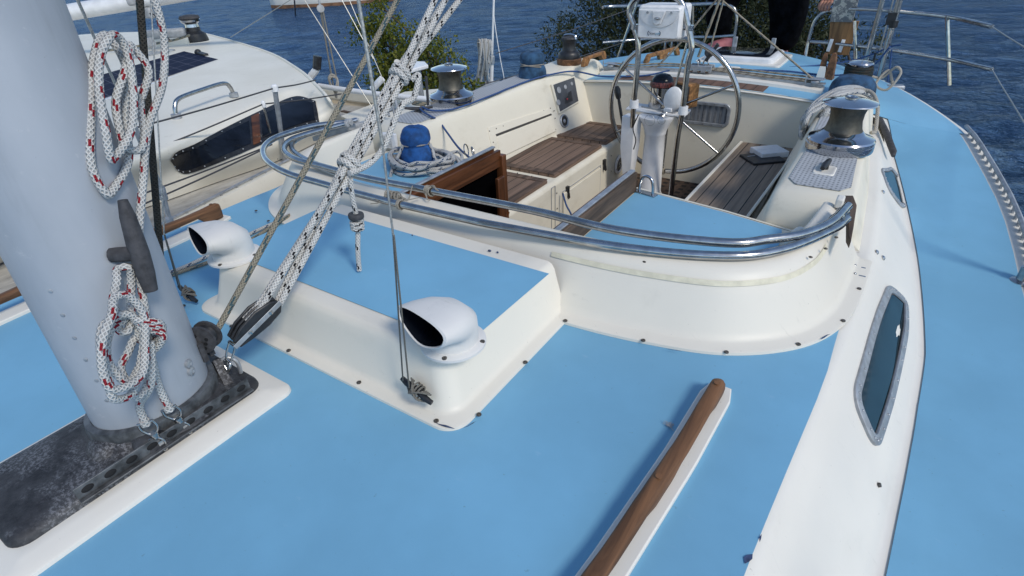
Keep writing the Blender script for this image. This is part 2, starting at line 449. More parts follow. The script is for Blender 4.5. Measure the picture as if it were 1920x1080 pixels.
def water():
    t = NT('choppy_sea'); b = t.b
    b.inputs['Base Color'].default_value = (.020,.054,.100,1); b.inputs['Roughness'].default_value = .14; b.inputs['Specular IOR Level'].default_value = .19; b.inputs['IOR'].default_value = 1.333
    a = t.noise(1.0, 6, .62, t.scaled((.55, 1.5, 1), rot=(0,0,-.55)), .5)
    c = t.noise(1.0, 4, .6, t.scaled((2.6, 6.0, 1), rot=(0,0,-.35)), .6)
    h = t.m('ADD', t.m('MULTIPLY', a, 1.0), t.m('MULTIPLY', c, .32))
    t.bump(h, 1.0, .9)
    fr_ = t.new('ShaderNodeFresnel'); fr_.inputs[0].default_value = 1.33; t.l.new(b.inputs['Normal'].links[0].from_socket, fr_.inputs['Normal'])
    b.inputs['Specular IOR Level'].default_value = 0
    gl = t.new('ShaderNodeBsdfGlossy'); gl.inputs['Color'].default_value = (.50,.66,.95,1); gl.inputs['Roughness'].default_value = .16
    t.l.new(b.inputs['Normal'].links[0].from_socket, gl.inputs['Normal'])
    mx = t.new('ShaderNodeMixShader'); t.l.new(t.m('MINIMUM', t.m('MULTIPLY', fr_.outputs[0], .65), .32), mx.inputs[0])
    t.l.new(b.outputs[0], mx.inputs[1]); t.l.new(gl.outputs[0], mx.inputs[2]); t.l.new(mx.outputs[0], t.n['Material Output'].inputs[0])
    return t.mat
M['water'] = water()
def leaf(name, c1, c2, c3):
    t = NT(name); g = t.new('ShaderNodeNewGeometry')
    f = g.outputs['Random Per Island']
    c = t.ramp(f, [(0, c1), (.55, c2), (1, c3)])
    t.b.inputs['Subsurface Weight'].default_value = 0
    mt = t.out(c, .6, 0, .3)
    tr = t.new('ShaderNodeBsdfTranslucent'); t.l.new(c, tr.inputs[0])
    mx = t.new('ShaderNodeMixShader'); mx.inputs[0].default_value = .3
    t.l.new(t.b.outputs[0], mx.inputs[1]); t.l.new(tr.outputs[0], mx.inputs[2])
    t.l.new(mx.outputs[0], t.n['Material Output'].inputs[0])
    return mt
M['leafd'] = leaf('dark_olive_leaves', (.018,.026,.010), (.040,.052,.020), (.075,.085,.042))
M['leafy'] = leaf('yellow_green_leaves', (.075,.10,.014), (.135,.16,.020), (.23,.23,.04))
M['mud'] = simple('muddy_bank', (.07,.06,.04), .9, 0, .35, 4, .6)
# ================================================================== THE YACHT
yacht = thing('yacht', 'cream sailing yacht with light blue deck panels and a teak lined cockpit, in the foreground', 'sailing yacht')
XE = smooth_tab([(-4,.55),(-2.5,.86),(-1,1.02),(0,1.075),(.63,1.10),(1.47,1.154),(2.0,1.165),(2.6,1.14),(3.2,1.09),(3.6,1.05),(4.2,.98)])   # cabin shoulder half width
XG = smooth_tab([(-6.2,.05),(-5,.62),(-3.5,1.12),(-2,1.42),(-.5,1.60),(1,1.70),(1.8,1.73),(2.8,1.66),(3.4,1.52),(3.9,1.32),(4.35,1.05),(4.66,.75),(4.86,.48),(4.97,.30),(5.03,.02)])
ZS = [(-6,-.12),(-3,-.24),(0,-.28),(1.6,-.28),(2.4,-.21),(3.1,-.11),(3.6,-.01),(4.2,.03),(5.2,.045)]
def xe(y): return itp(XE, y)
def xg(y): return itp(XG, y)
def zs(y): return itp(ZS, y)
def xf(y): return min(xe(y)+.215*min(1, (-zs(y)+.02)/.28), xg(y)-.12) if y < 3.7 else xe(y)
def zaft(x, y): 
    return .112-.06*x*x-.012*max(0, y-4.2)
def zdeck(x, y):
    ax = abs(x); a = zaft(x, y)
    if y < 3.3: return zs(y)
    t = min(1, (y-3.3)/.5)
    s = min(1, max(0, (ax-.95)/.25))
    return lerp(lerp(zs(y), a, t*t*(3-2*t)), a, (1-s)) if ax > .95 else a
ys = [-6.1+ .2*i for i in range(0, 56)]
ys = [y for y in ys if y < 5.0]+[5.02]
# hull
mb = MB(); rings = []
for y in ys:
    g = max(xg(y), .02); z = zdeck(g, y)
    w = max(.0, 1-((y+.5)/6.2)**2)**.5*1.45
    q = [(g+.0, z-.004), (g+.012, z-.05), (g*.99, z-.25), (lerp(g, w, .5)*.97, z-.7), (min(g, w)*.9, -1.25), (min(g, w)*.6, -1.7), (0, -1.9)]
    rings.append([(a, y, b) for a, b in q]+[(-a, y, b) for a, b in reversed(q[:-1])])
mb.loft(rings, False); mb.build('hull', M['gelw'], yacht, 50)
# side decks (white base) and blue panels
def deck_strip(mb, y0, y1, fa, fb, dz, n=150, nx=8):
    for sgn in (1, -1):
        rows = []
        for i in range(n+1):
            y = lerp(y0, y1, i/n); a, b = fa(y), fb(y); rows.append([(sgn*lerp(a, b, k/nx), y, zdeck(lerp(a, b, k/nx), y)+dz) for k in range(nx+1)])
        mb.loft(rows, False)
mb = MB(); deck_strip(mb, -6.0, 3.52, lambda y: min(xf(y)-.03, xg(y)*.9), xg, 0)
rows = []
for i in range(31):
    y = lerp(3.52, 5.02, i/30); g = max(.02, xg(y)); rows.append([(lerp(-g, g, k/24), y, zdeck(lerp(-g, g, k/24), y)) for k in range(25)])
mb.loft(rows, False); mb.build('deck', M['gelw'], yacht, 30)
mb = MB(); deck_strip(mb, -5.0, 3.5449, lambda y: min(xf(y)+.012, xg(y)*.9), lambda y: xg(y)-.055, .006)
mb.build('side_deck_panel', M['blue'], yacht, 30)
mb = MB(); rows = []
for i in range(31):
    y = lerp(3.545, 4.99, i/30); g = max(.02, xg(y)-.03); rows.append([(lerp(-g, g, k/24), y, zdeck(lerp(-g, g, k/24), y)+.006) for k in range(25)])
mb.loft(rows, False); mb.build('aft_deck_panel', M['blue2'], yacht, 30)
# perforated toe rail
for sgn in (1, -1):
    mb = MB()
    mb.tube([(sgn*(xg(y)-.012), y, zdeck(xg(y), y)+.028) for y in [-5+.1*i for i in range(87)]], .009, 6)
    for i in range(170):
        y = -4.9+.05*i; mb.box((sgn*(xg(y)-.012), y, zdeck(xg(y), y)+.010), (.007, .030, .026))
    mb.build('toe_rail', M['alu'], yacht)
# cabin shell: flat roof, rounded shoulder, sloping sides
def sec(y):
    e, f, z = xe(y), xf(y), zs(y)
    return [(e-.05, 0.0), (e-.012, -.0015), (e+.004, -.006), (e+.018, -.018), (lerp(e, f, .35), lerp(0, z, .36)), (lerp(e, f, .75), lerp(0, z, .76)), (f-.016, z+.016), (f-.004, z+.004), (f+.012, z+.0015)]
mb = MB(); yy = [-3.6+.15*i for i in range(34)]; yy = [y for y in yy if y < 1.30]+[1.30]
rows = []
for y in yy:
    s = sec(y); rows.append([(-a, y, b) for a, b in reversed(s)]+[(a, y, b) for a, b in s])
mb.loft(rows, False)
y = yy[0]; s = sec(y); fr = [(-a, y, b) for a, b in reversed(s)]+[(a, y, b) for a, b in s]
mb.loft([fr, [(p[0]*.8, y-.22, -.23) for p in fr]], False)
for sgn in (1, -1):
    rows = []
    for y in [1.30+.1*i for i in range(24)]:
        s = sec(y); rows.append([(sgn*(xe(y)-.20), y, 0)]+[(sgn*a, y, b) for a, b in s])
    mb.loft(rows, False)
cabin = mb.build('cabin', M['gelw'], yacht, 40)
# blue roof sheet
mb = MB(); rows = []
for i in range(41):
    y = lerp(-3.3, 1.36, i/40); e = xe(y)-.002-(.010 if y > 1.2 else 0)*max(0, (y-1.2)/.16); rows.append([(lerp(-e, e, k/12), y, .0025) for k in range(13)])
mb.loft(rows, False)
for sgn in (1, -1):
    rr = []
    for i in range(9):
        y = lerp(1.36, 1.74, i/8); rr.append([(sgn*(xe(y)-.20), y, .0025), (sgn*(xe(y)-.012-.018*i/8), y, .0025)])
    mb.loft(rr, False)
mb.build('roof_panel', M['blue'], yacht)

# mast pad
def rrect(x0, y0, x1, y1, r, n=6):
    out = []
    for cx_, cy_, a in ((x1-r, y1-r, 0), (x0+r, y1-r, 90), (x0+r, y0+r, 180), (x1-r, y0+r, 270)):
        for k in range(n+1): out.append((cx_+r*math.cos(R(a+90*k/n)), cy_+r*math.sin(R(a+90*k/n))))
    return out
def plate(mb, x0, y0, x1, y1, r, lv, n=6):
    """stack of (inset, z): a moulded rounded-rectangle plinth, closed on top"""
    rings = []
    for ins, z in lv: rings.append([(p[0], p[1], z) for p in rrect(x0+ins, y0+ins, x1-ins, y1-ins, max(.002, r-ins*.5), n)])
    mb.loft(rings, True, False, True)
mb = MB(); plate(mb, -.285, -.06, .075, .535, .03, [(0,.0028),(.0015,.010),(.006,.013),(.030,.015),(.040,.019),(.055,.020)])
mb.build('mast_pad', M['gelw'], yacht)

# sea hood (raised block with its blue panel)
mb = MB()
def hood_ring(ins, z, r, back=1.16):
    x0, x1, y0 = -.503+ins, .503-ins, .613+ins
    pts = [(x1, back)]
    n = 8
    for k in range(n+1): pts.append((x1-r+r*math.cos(R(-90*k/n)), y0+r-r*math.sin(R(90*k/n))))
    for k in range(n+1): pts.append((x0+r-r*math.sin(R(90*k/n)), y0+r-r*math.cos(R(90*k/n))))
    pts.append((x0, back)); return [(a, b, z) for a, b in pts]
prof = [(0,.0028,.055),(.001,.009,.055),(.006,.0115,.055),(.026,.0125,.05),(.033,.016,.05),(.038,.026,.05),(.060,.105,.045),(.066,.128,.042),(.074,.142,.04),(.086,.148,.035),(.15,.148,.02)]
rings = [hood_ring(a, z, r) for a, z, r in prof]
mb.loft(rings, False)
mb.poly(rings[-1])
hood = mb.build('sea_hood', M['gel'], yacht, 50)
mb = MB(); mb.poly([(-.458,.735,.1505),(.452,.735,.1505),(.456,1.098,.1505),(-.458,1.098,.1505)])
mb.build('hood_panel', M['blue'], hood)
def screw_at(p, parent, r=.0062, n=(0,0,1)):
    mb = MB(); mb.lathe([(r, -.001), (r*.95, .0012), (r*.6, .0022), (r*.35, .0016), (0, .0010)], p, n, 10)
    return mb.build('screw', M['screw'], parent)
for u, v in ((541,657),(673,717),(818,789),(898,777),(985,679)):
    p = at(u, v, z=.0125); screw_at(p, hood)
for u, v in ((344,573),(434,611)):
    screw_at(at(u, v, z=.0125), hood)
def chips(mb, pts, z, w):
    pts = [V((p[0], p[1], z)) for p in pts]; up_, dn = [], []
    for i, p in enumerate(pts):
        t = (pts[min(i+1, len(pts)-1)]-pts[max(i-1, 0)]).normalized(); nrm = V((-t.y, t.x, 0))
        k = w*math.sin(PI*i/(len(pts)-1))*random.uniform(.5, 1.3)
        up_.append(tuple(p+nrm*k)); dn.append(tuple(p-nrm*k*.3))
    mb.loft([up_, dn], False)
mb = MB()
chips(mb, [at(u, v, z=.0125)+V((0,.008,0)) for u, v in ((812,797),(820,801),(830,804),(842,807),(850,809))], .0127, .0035)
chips(mb, [at(u, v, z=.0125)+V((-.004,.008,0)) for u, v in ((866,809),(876,805),(886,799),(892,795))], .0127, .0022)
mb.build('paint_chip', M['chip'], hood)

# spray coaming: the tall curved wall carrying the tube frame
FOOT = crv([(0,1.104,0),(.25,1.104,0),(.505,1.106,0),(.717,1.132,0),(.913,1.190,0),(1.064,1.313,0),(1.140,1.478,0),(1.160,1.672,0),(1.166,1.86,0)], 7)
FOOT = [V((-p.x, p.y, 0)) for p in reversed(FOOT[1:])]+FOOT
def off(curve, d):
    out = []
    for i, p in enumerate(curve):
        t = (curve[min(i+1, len(curve)-1)]-curve[max(i-1, 0)]).normalized()
        out.append(p+V((-t.y, t.x, 0))*d)
    return out
prof = [(-.009,.0028),(-.008,.010),(-.003,.012),(.024,.0135),(.034,.018),(.044,.034),(.086,.105),(.106,.138),(.118,.155),(.132,.168),(.148,.174),(.180,.176),(.196,.172),(.205,.160),(.212,.04)]
def endfix(d, z, c):
    m_ = (len(c)-1)/2; pts = []
    for i, p in enumerate(c):
        t = abs(i-m_)/m_; k = max(0, (t-.62)/.38); dd = d if d < .14 else .14+(d-.14)*(1-.55*k)
        pts.append(off(c, dd)[i])
    return [(p.x, p.y, z) for p in pts]
mb = MB(); mb.loft([endfix(d, z, FOOT) for d, z in prof], False)
scoam = mb.build('spray_coaming', M['gel'], yacht, 50)
# yellowed line along the outer wall
half = FOOT[len(FOOT)//2+8:-6]
mb = MB()
a = off(FOOT, .104); b = off(FOOT, .1115)
n0, n1 = len(FOOT)//2+11, len(FOOT)-9
mb.loft([[(p.x, p.y, .1352) for p in a[n0:n1]], [(p.x, p.y, .1475) for p in b[n0:n1]]], False)
o = mb.build('sealant_line', M['tape'], scoam)
for v_ in o.data.vertices:                       # a hair proud of the wall
    pass
o.location = (0, -.0022, .0012)
for u, v in ((1060,601),(1206,638),(1362,660),(1497,645),(1581,601),(1611,541)):
    screw_at(at(u, v, z=.0135), scoam)
for u, v in ((480,395),(503,414)):
    screw_at(at(u, v, z=.0135), scoam)
mb = MB()
chips(mb, [at(u, v, z=.012) for u, v in ((1245,654),(1258,657),(1268,658),(1280,660))], .0137, .0025)
chips(mb, [at(u, v, z=.012) for u, v in ((1538,638),(1545,634),(1552,629),(1558,627))], .0137, .004)
mb.build('paint_chip', M['chip'], scoam)
# small old screw holes and scars on the top
mb = MB()
for u, v in ((1333,491),(1400,494),(1466,492),(1520,482),(1208,491),(1548,466),(1568,445)):
    mb.ell(at(u, v, z=.165), (.0055, .0035, .003), None, 8, 6)
mb.build('old_screw_hole', M['screw'], scoam)
mb = MB()
for u, v, s_ in ((918,470,.006),(933,473,.004),(773,441,.003)): mb.ell(at(u, v, z=.152), (s_, s_*.6, .003), None, 8, 6)
mb.build('gelcoat_scar', M['chip'], hood)

# ------------------------------------------------------------------ bridge deck, companionway
def bridge(sgn):
    mb = MB()
    P_ = [(.345,1.30),(.345,1.99),(.70,1.928),(.945,1.868),(.97,1.84),(.97,1.34)]
    mb.poly([(sgn*a, b, .05) for a, b in P_])
    # front lip and drop into the cockpit
    E_ = [(.335,1.992),(.70,1.93),(.96,1.866)]
    mb.loft([[(sgn*a, b, .051) for a, b in E_], [(sgn*a, b+.012, .051) for a, b in E_], [(sgn*a, b+.018, .045) for a, b in E_], [(sgn*a, b+.018, -.52) for a, b in E_]], False)
    o = mb.build('bridge_deck', M['gel2'], yacht, 50)
    mb = MB(); mb.poly([(sgn*a, b, .0540) for a, b in ((.352,1.33),(.352,1.978),(.70,1.916),(.90,1.868),(.915,1.80),(.915,1.36))])
    mb.build('bridge_panel', M['blue2'], o)
bridge(1); bridge(-1)
for sgn in (1, -1):
    mb = MB(); mb.box((sgn*.338, 1.63, .092), (.022, .66, .078)); tb = mb.build('hatch_runner', M['greywood'] if sgn > 0 else M['mahog'], yacht, bevel=.003)
    mb = MB(); mb.box((sgn*.330, 1.63, .1345), (.020, .66, .007)); mb.build('slide_track', M['alu'], tb, bevel=.002)
    mb = MB(); mb.box((sgn*.309, 1.64, .085), (.018, .66, .075)); mb.build('coaming_board', M['mahog'], tb, bevel=.002)
# companionway frame and dark interior
mb = MB(); mb.box((-.304, 1.975, -.06), (.040, .032, .32)); mb.box((-.262, 1.90, -.2), (.02, .05, .45)); mb.build('companionway_post', M['mahogz'], yacht, bevel=.004)
mb = MB(); mb.box((.304, 1.975, -.06), (.034, .032, .24)); mb.build('companionway_post', M['mahogz'], yacht, bevel=.004)
mb = MB(); mb.bar((-.285, 1.97, -.17), (-.26, 1.70, -.55), .03, .012); mb.build('companionway_step_rail', M['mahogz'], yacht)
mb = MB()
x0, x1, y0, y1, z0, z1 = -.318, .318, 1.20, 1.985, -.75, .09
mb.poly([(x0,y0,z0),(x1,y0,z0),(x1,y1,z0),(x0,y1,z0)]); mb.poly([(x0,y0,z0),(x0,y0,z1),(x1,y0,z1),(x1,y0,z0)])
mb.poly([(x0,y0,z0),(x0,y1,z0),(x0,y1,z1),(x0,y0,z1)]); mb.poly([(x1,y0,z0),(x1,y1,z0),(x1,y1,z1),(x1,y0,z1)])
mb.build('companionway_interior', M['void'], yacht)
mb = MB(); mb.box((0, 1.99, -.64), (.62, .02, .34)); mb.build('companionway_sill', M['gel2'], yacht, bevel=.004)

# ------------------------------------------------------------------ cockpit well
SZ = -.185
def seat_box(sgn, xi, xo, name):
    mb = MB(); r = .025
    q = [(xi, -.52)]+[(xi, SZ-.03)]+[(xi+sgn*(r-r*math.cos(R(a))), SZ-.005-r+r*math.sin(R(a))) for a in (0, 30, 60, 90)]+[(xo, SZ-.005)]
    mb.loft([[(a, y, b) for a, b in q] for y in (1.99, 2.6, 3.0, 3.53)], False)
    return mb.build(name, M['gel2'], yacht, 50)
st = seat_box(-1, -.292, -.84, 'cockpit_seat'); pt = seat_box(1, .385, .84, 'cockpit_seat')
def cushion(parent, x0, x1, y0, y1, mat, name='seat_slat_panel', z=SZ):
    mb = MB()
    mb.loft([[(p[0], p[1], zz) for p in rrect(x0+i, y0+i, x1-i, y1-i, .012, 3)] for i, zz in ((0, z-.004), (0, z+.008), (.003, z+.012))], True, False, True)
    return mb.build(name, mat, parent)
def edge_frame(parent, x0, x1, y0, y1, mat, z=SZ, w=.045):
    mb = MB()
    for c, s in (((x0+x1)/2, y0+w/2), 0), (((x0+x1)/2, y1-w/2), 0), ((x0+w/2, (y0+y1)/2), 1), ((x1-w/2, (y0+y1)/2), 1):
        if s == 0: mb.box((c[0], c[1], z+.0135), (x1-x0-.008, w, .004))
        else: mb.box((c[0], c[1], z+.0133), (w, y1-y0-2*w-.008, .004))
    return mb.build('slat_border', mat, parent)
M['border'] = teak('synthetic_teak_border', (.135,.088,.062), 'Y', .7)
for y0, y1, xo in ((1.99, 2.415, -.63), (2.49, 3.075, -.69), (3.125, 3.50, -.715)):
    c = cushion(st, xo, -.318, y0, y1, M['planks']); edge_frame(c, xo, -.318, y0, y1, M['border'])
c = cushion(pt, .408, .70, 2.02, 3.49, M['planksp'])
mb = MB(); mb.box((.397, 2.76, SZ+.004), (.016, 1.48, .018)); mb.build('seat_edging', M['gel'], pt, bevel=.003)
# locker front on the starboard seat: groove lines, lids, latches
mb = MB(); X = -.2895
def front_frame(mb, y0, y1, z0, z1, w=.004, t=.003):
    mb.box((X, (y0+y1)/2, z0), (t, y1-y0, w)); mb.box((X, (y0+y1)/2, z1), (t, y1-y0, w))
    mb.box((X, y0, (z0+z1)/2), (t, w, z1-z0)); mb.box((X, y1, (z0+z1)/2), (t, w, z1-z0))
front_frame(mb, 2.52, 3.0, -.47, -.275); front_frame(mb, 2.40, 2.44, -.5, -.21, .003)
mb.build('locker_groove', M['greyp'], st)
mb = MB(); mb.box((X+.003, 2.76, -.373), (.008, .46, .175)); mb.build('locker_door', M['gel2'], st, bevel=.004)
for u, v in ((1064,358),(1133,307)):
    p = at(u, v, x=-.285); mb = MB()
    mb.box((p.x, p.y, p.z+.012), (.016, .022, .03)); mb.box((p.x+.004, p.y, p.z-.018), (.012, .014, .04)); mb.tube([(p.x+.012, p.y, p.z-.01), (p.x+.016, p.y, p.z-.035), (p.x+.008, p.y, p.z-.045)], .003, 6)
    mb.build('latch', M['black'], st)
p = at(1160, 308, x=-.288)
mb = MB(); mb.lathe([(.062,0),(.062,.006),(.054,.010),(.046,.010),(.044,.004)], p, (1,0,0), 28, 1, 1); fl = mb.build('vent_ring', M['white'], st)
mb = MB(); mb.lathe([(.043,.0),(.043,.006),(.03,.008),(.012,.004),(0,.004)], p, (1,0,0), 24); mb.build('vent_hole', M['black'], fl)
mb = MB(); mb.torus(p+V((.009,0,0)), .014, .0022, (1,0,0), 16, 6); mb.build('pull_ring', M['steel'], fl)
for a in range(6):
    screw_at(p+V((.008, .054*math.cos(a*PI/3+.3), .054*math.sin(a*PI/3+.3))), fl, .004, (1,0,0))
mb = MB()                                         # screw heads down the front
for u, v in ((1044,362),(1045,391),(1146,292),(1146,321),(1100,341),(970,325),(997,331)):
    mb.lathe([(.0045,0),(.003,.002),(0,.002)], at(u, v, x=-.288), (1,0,0), 8)
mb.build('screw_head', M['screw'], st)
# cockpit sole grating
mb = MB(); mb.box((.045, 2.76, -.505), (.66, 1.55, .02)); mb.build('cockpit_sole', M['grating'], yacht)
# aft bulkhead with a curved top
mb = MB(); xs_ = [-.86+.04*i for i in range(44)]
rows = [[(x, 3.53, -.52) for x in xs_], [(x, 3.53, zaft(x, 3.5)-.035) for x in xs_], [(x, 3.533, zaft(x, 3.5)-.012) for x in xs_], [(x, 3.540, zaft(x, 3.5)+.001) for x in xs_], [(x, 3.552, zaft(x, 3.5)+.006) for x in xs_], [(x, 3.575, zaft(x, 3.5)+.0055) for x in xs_]]
mb.loft(rows, False); bulk = mb.build('aft_bulkhead', M['gel2'], yacht, 50)
# bulkhead port with curtain
a, b = at(1277, 188, y=3.52), at(1361, 240, y=3.52)
x0, x1, z1, z0 = a.x, b.x+.012, a.z+.004, b.z-.0
def yz_ring(x0, x1, z0, z1, r, y, n=5): return [(p[0], y, p[1]) for p in rrect(x0, z0, x1, z1, r, n)]
mb = MB(); w = .020
mb.loft([yz_ring(x0, x1, z0, z1, .035, 3.529), yz_ring(x0, x1, z0, z1, .035, 3.518), yz_ring(x0+.003, x1-.003, z0+.003, z1-.003, .033, 3.515), yz_ring(x0+w-.003, x1-w+.003, z0+w-.003, z1-w+.003, .022, 3.515), yz_ring(x0+w, x1-w, z0+w, z1-w, .02, 3.523)])
pw = mb.build('port_window', M['frame'], bulk)
mb = MB(); nx = 40
mb.loft([[(lerp(x0+w, x1-w, k/nx), 3.5265+.0018*math.sin(k*1.25)+.001*math.sin(k*2.9), zz) for k in range(nx+1)] for zz in (z0+w, z1-w)], False)
mb.build('curtain', M['curtain'], pw)
for k in range(5):
    for zz in (z0+.009, z1-.009): screw_at((lerp(x0+.04, x1-.04, k/4), 3.515, zz), pw, .003, (0,-1,0))
# ------------------------------------------------------------------ coamings either side of the cockpit
XI = [(1.9,.835),(2.05,.835),(2.5,.825),(3.0,.79),(3.3,.755),(3.55,.715),(3.9,.69)]
XIP = [(1.9,.835),(2.05,.838),(2.4,.838),(2.75,.822),(3.0,.812),(3.3,.80),(3.47,.815),(3.8,.828),(3.95,.83)]
XOP = [(1.9,1.085),(2.0,1.082),(2.5,1.06),(3.0,1.02),(3.5,.99),(4.0,.95)]
XO = [(1.9,1.085),(2.0,1.082),(2.5,1.06),(3.0,1.01),(3.5,.95),(4.0,.90)]
ZT = [(1.9,.140),(2.0,.150),(2.75,.152),(3.2,.172),(3.55,.195),(3.72,.198),(3.8,.17),(3.9,.09)]
def coaming(sgn):
    XI, XO = (globals()['XI'], globals()['XO']) if sgn < 0 else (XIP, XOP)
    mb = MB(); rows = []
    for y in [1.925, 1.935, 1.95, 1.975, 2.0]+[2.05+.05*i for i in range(38)]:
        xi, xo, zt = itp(XI, y), itp(XO, y), itp(ZT, y)
        k = max(0, (2.0-y)/.075); zt -= .10*(1-math.sqrt(max(0, 1-k*k)))    # rounded forward end
        q = [(xi-.115*min(1, (zt+.18)/.33), SZ-.01), (xi-.012, zt-.05), (xi-.004, zt-.018), (xi+.006, zt-.006), (xi+.02, zt), (xo-.016, zt), (xo-.004, zt-.004), (xo+.004, zt-.014), (xo+.022, zt-.07), (xo+.05, .0)]
        rows.append([(sgn*a, y, b) for a, b in q])
    mb.loft(rows, False)
    mb.poly([V(p) for p in rows[0]]+[V((sgn*.84, 1.925, -.19))]); mb.poly(rows[-1])
    o = mb.build('cockpit_coaming', M['gel2'], yacht, 50)
    # nonskid pad on top
    mb = MB(); ra = []; rb = []
    top = [2.035+.05*i for i in range(25)]
    for y in top:
        k = .03*max(0, 1-(y-2.035)/.04)
        ra.append((sgn*(itp(XI, y)+.024+k), y, itp(ZT, y)+.002)); rb.append((sgn*(itp(XO, y)-.022-k), y, itp(ZT, y)+.002))
    mb.loft([ra, rb], False); mb.loft([[(p[0], p[1], p[2]+.003) for p in ra], [(p[0], p[1], p[2]+.003) for p in rb]], False)
    mb.loft([ra, [(p[0], p[1], p[2]+.003) for p in ra]], False); mb.loft([rb, [(p[0], p[1], p[2]+.003) for p in rb]], False)
    mb.poly([ra[0], rb[0], (rb[0][0], rb[0][1], rb[0][2]+.003), (ra[0][0], ra[0][1], ra[0][2]+.003)])
    mb.build('nonskid_pad', M['nonskid'], o)
    return o
cs = coaming(-1); cp = coaming(1)
# wall plane of the starboard coaming (for the fittings on it)
wp = V((-.82, 2.6, .10)); wq = V((-.71, 2.6, -.19)); wd = (wp-wq).normalized()
wn_ = V((.93, -.12, .30)).normalized()
wy = (V((itp(XI, 3.3), 3.3, 0))-V((itp(XI, 2.3), 2.3, 0)))
def sw(u, v, lift=.002):
    d = ray(u, v); lo_t, hi_t = 1.0, 8.0
    for k in range(400):
        t = 1.0+.02*k; p = CAM+d*t
        zt_ = itp(ZT, p.y); xi_ = itp(XI, p.y); f = (p.z-(SZ-.01))/((zt_-.05)-(SZ-.01))
        xw = -(xi_-.115*min(1, (zt_+.18)/.33)+f*(.115*min(1, (zt_+.18)/.33)-.012))
        if p.x < xw: break
    for k in range(20):
        tm = t-.02*(k+1)/20; p2 = CAM+d*tm; zt_ = itp(ZT, p2.y); xi_ = itp(XI, p2.y); f = (p2.z-(SZ-.01))/((zt_-.05)-(SZ-.01))
        if p2.x >= -(xi_-.115*min(1, (zt_+.18)/.33)+f*(.115*min(1, (zt_+.18)/.33)-.012)): p = p2; break
    return p+wn_*lift
def quad_on(mb, pts, lift, t):
    a = [sw(u, v, lift) for u, v in pts]; b = [p+wn_*t for p in a]
    mb.loft([a, b], True, False, True)
mb = MB(); quad_on(mb, [(1031,159),(1075,143),(1084,192),(1046,214)], -.02, .034); ip = mb.build('instrument_panel', M['gel2'], cs, bevel=.003)
mb = MB(); quad_on(mb, [(1034,160),(1073,146),(1081,190),(1047,210)], .0145, .002); mb.build('instrument_cover', M['cover'], ip)
mb = MB()
for u, v, r in ((1044,170,.020),(1056,164,.014),(1043,193,.018),(1068,158,.012)): mb.lathe([(r,0),(r,.003),(r*.85,.004),(r*.8,.002),(0,.002)], sw(u, v, .017), wn_, 20)
mb.build('instrument_dial', M['greyp'], ip)
mb = MB(); quad_on(mb, [(1055,185),(1061,180),(1062,174),(1067,171),(1070,190),(1056,196)], .0165, .002); mb.build('instrument_screen', M['black'], ip)
mb = MB(); mb.ell(sw(1059, 187, .02), (.006, .006, .006)); mb.build('instrument_knob', M['red'], ip)
p = sw(1057, 227, .0)
mb = MB(); mb.lathe([(.042,-.01),(.042,.008),(.036,.012),(.032,.006)], p, wn_, 28); g = mb.build('round_gauge', M['alu'], cs)
mb = MB(); mb.lathe([(.032,.0),(.032,.006),(.0,.007)], p, wn_, 24); mb.build('gauge_face', M['black'], g)
mb = MB(); mb.lathe([(.012,.007),(.006,.010),(0,.010)], p, wn_, 14); mb.build('gauge_hub', M['greyp'], g)
# long cubby lid
mb = MB(); quad_on(mb, [(914,240),(1031,203),(1043,246),(925,298)], -.006, .010); lid = mb.build('cubby_surround', M['gel2'], cs, bevel=.002)
mb = MB(); quad_on(mb, [(928,252),(1032,213),(1034,216),(930,256)], .0045, .001); mb.build('cubby_slot', M['screw'], lid)
mb = MB(); quad_on(mb, [(931,258),(1034,218),(1041,246),(936,296)], .004, .003); mb.build('cubby_lid', M['gel2'], lid, bevel=.001)
mb = MB()
for i in range(10):
    t = i/9; mb.lathe([(.0042,0),(.003,.002),(0,.002)], sw(lerp(917,1031,t), lerp(240,197,t)+6, .004), wn_, 8)
for u, v in ((924,267),(1040,222),(1041,243),(1038,208)): mb.lathe([(.0042,0),(.003,.002),(0,.002)], sw(u, v, .004), wn_, 8)
mb.build('screw_head', M['screw'], lid)
# port coaming inner face: slanted locker lid with a black catch
mb = MB(); mb.bar((.715, 2.10, -.11), (.735, 3.10, -.10), .012, .13, (.4,0,1)); lp = mb.build('locker_lid', M['gel2'], cp, bevel=.004)
p = at(1437, 357, x=.72); mb = MB(); mb.box(p, (.012, .03, .012)); mb.box(p+V((-.004,0,-.012)), (.01, .012, .03)); mb.build('catch', M['black'], lp)
# end trim where the tube frame lands on the port coaming, and its starboard twin
for sgn in (1, -1):
    mb = MB(); mb.prism([(sgn*p.x, p.y) for p in [at(u, v, z=.18) for u, v in ((1579,366),(1600,366),(1607,384),(1601,425),(1596,452),(1590,440),(1590,388),(1580,376))]], .155, .180)
    mb.build('coaming_end_trim', M['greywood'] if sgn > 0 else M['greyp'], yacht, bevel=.003)
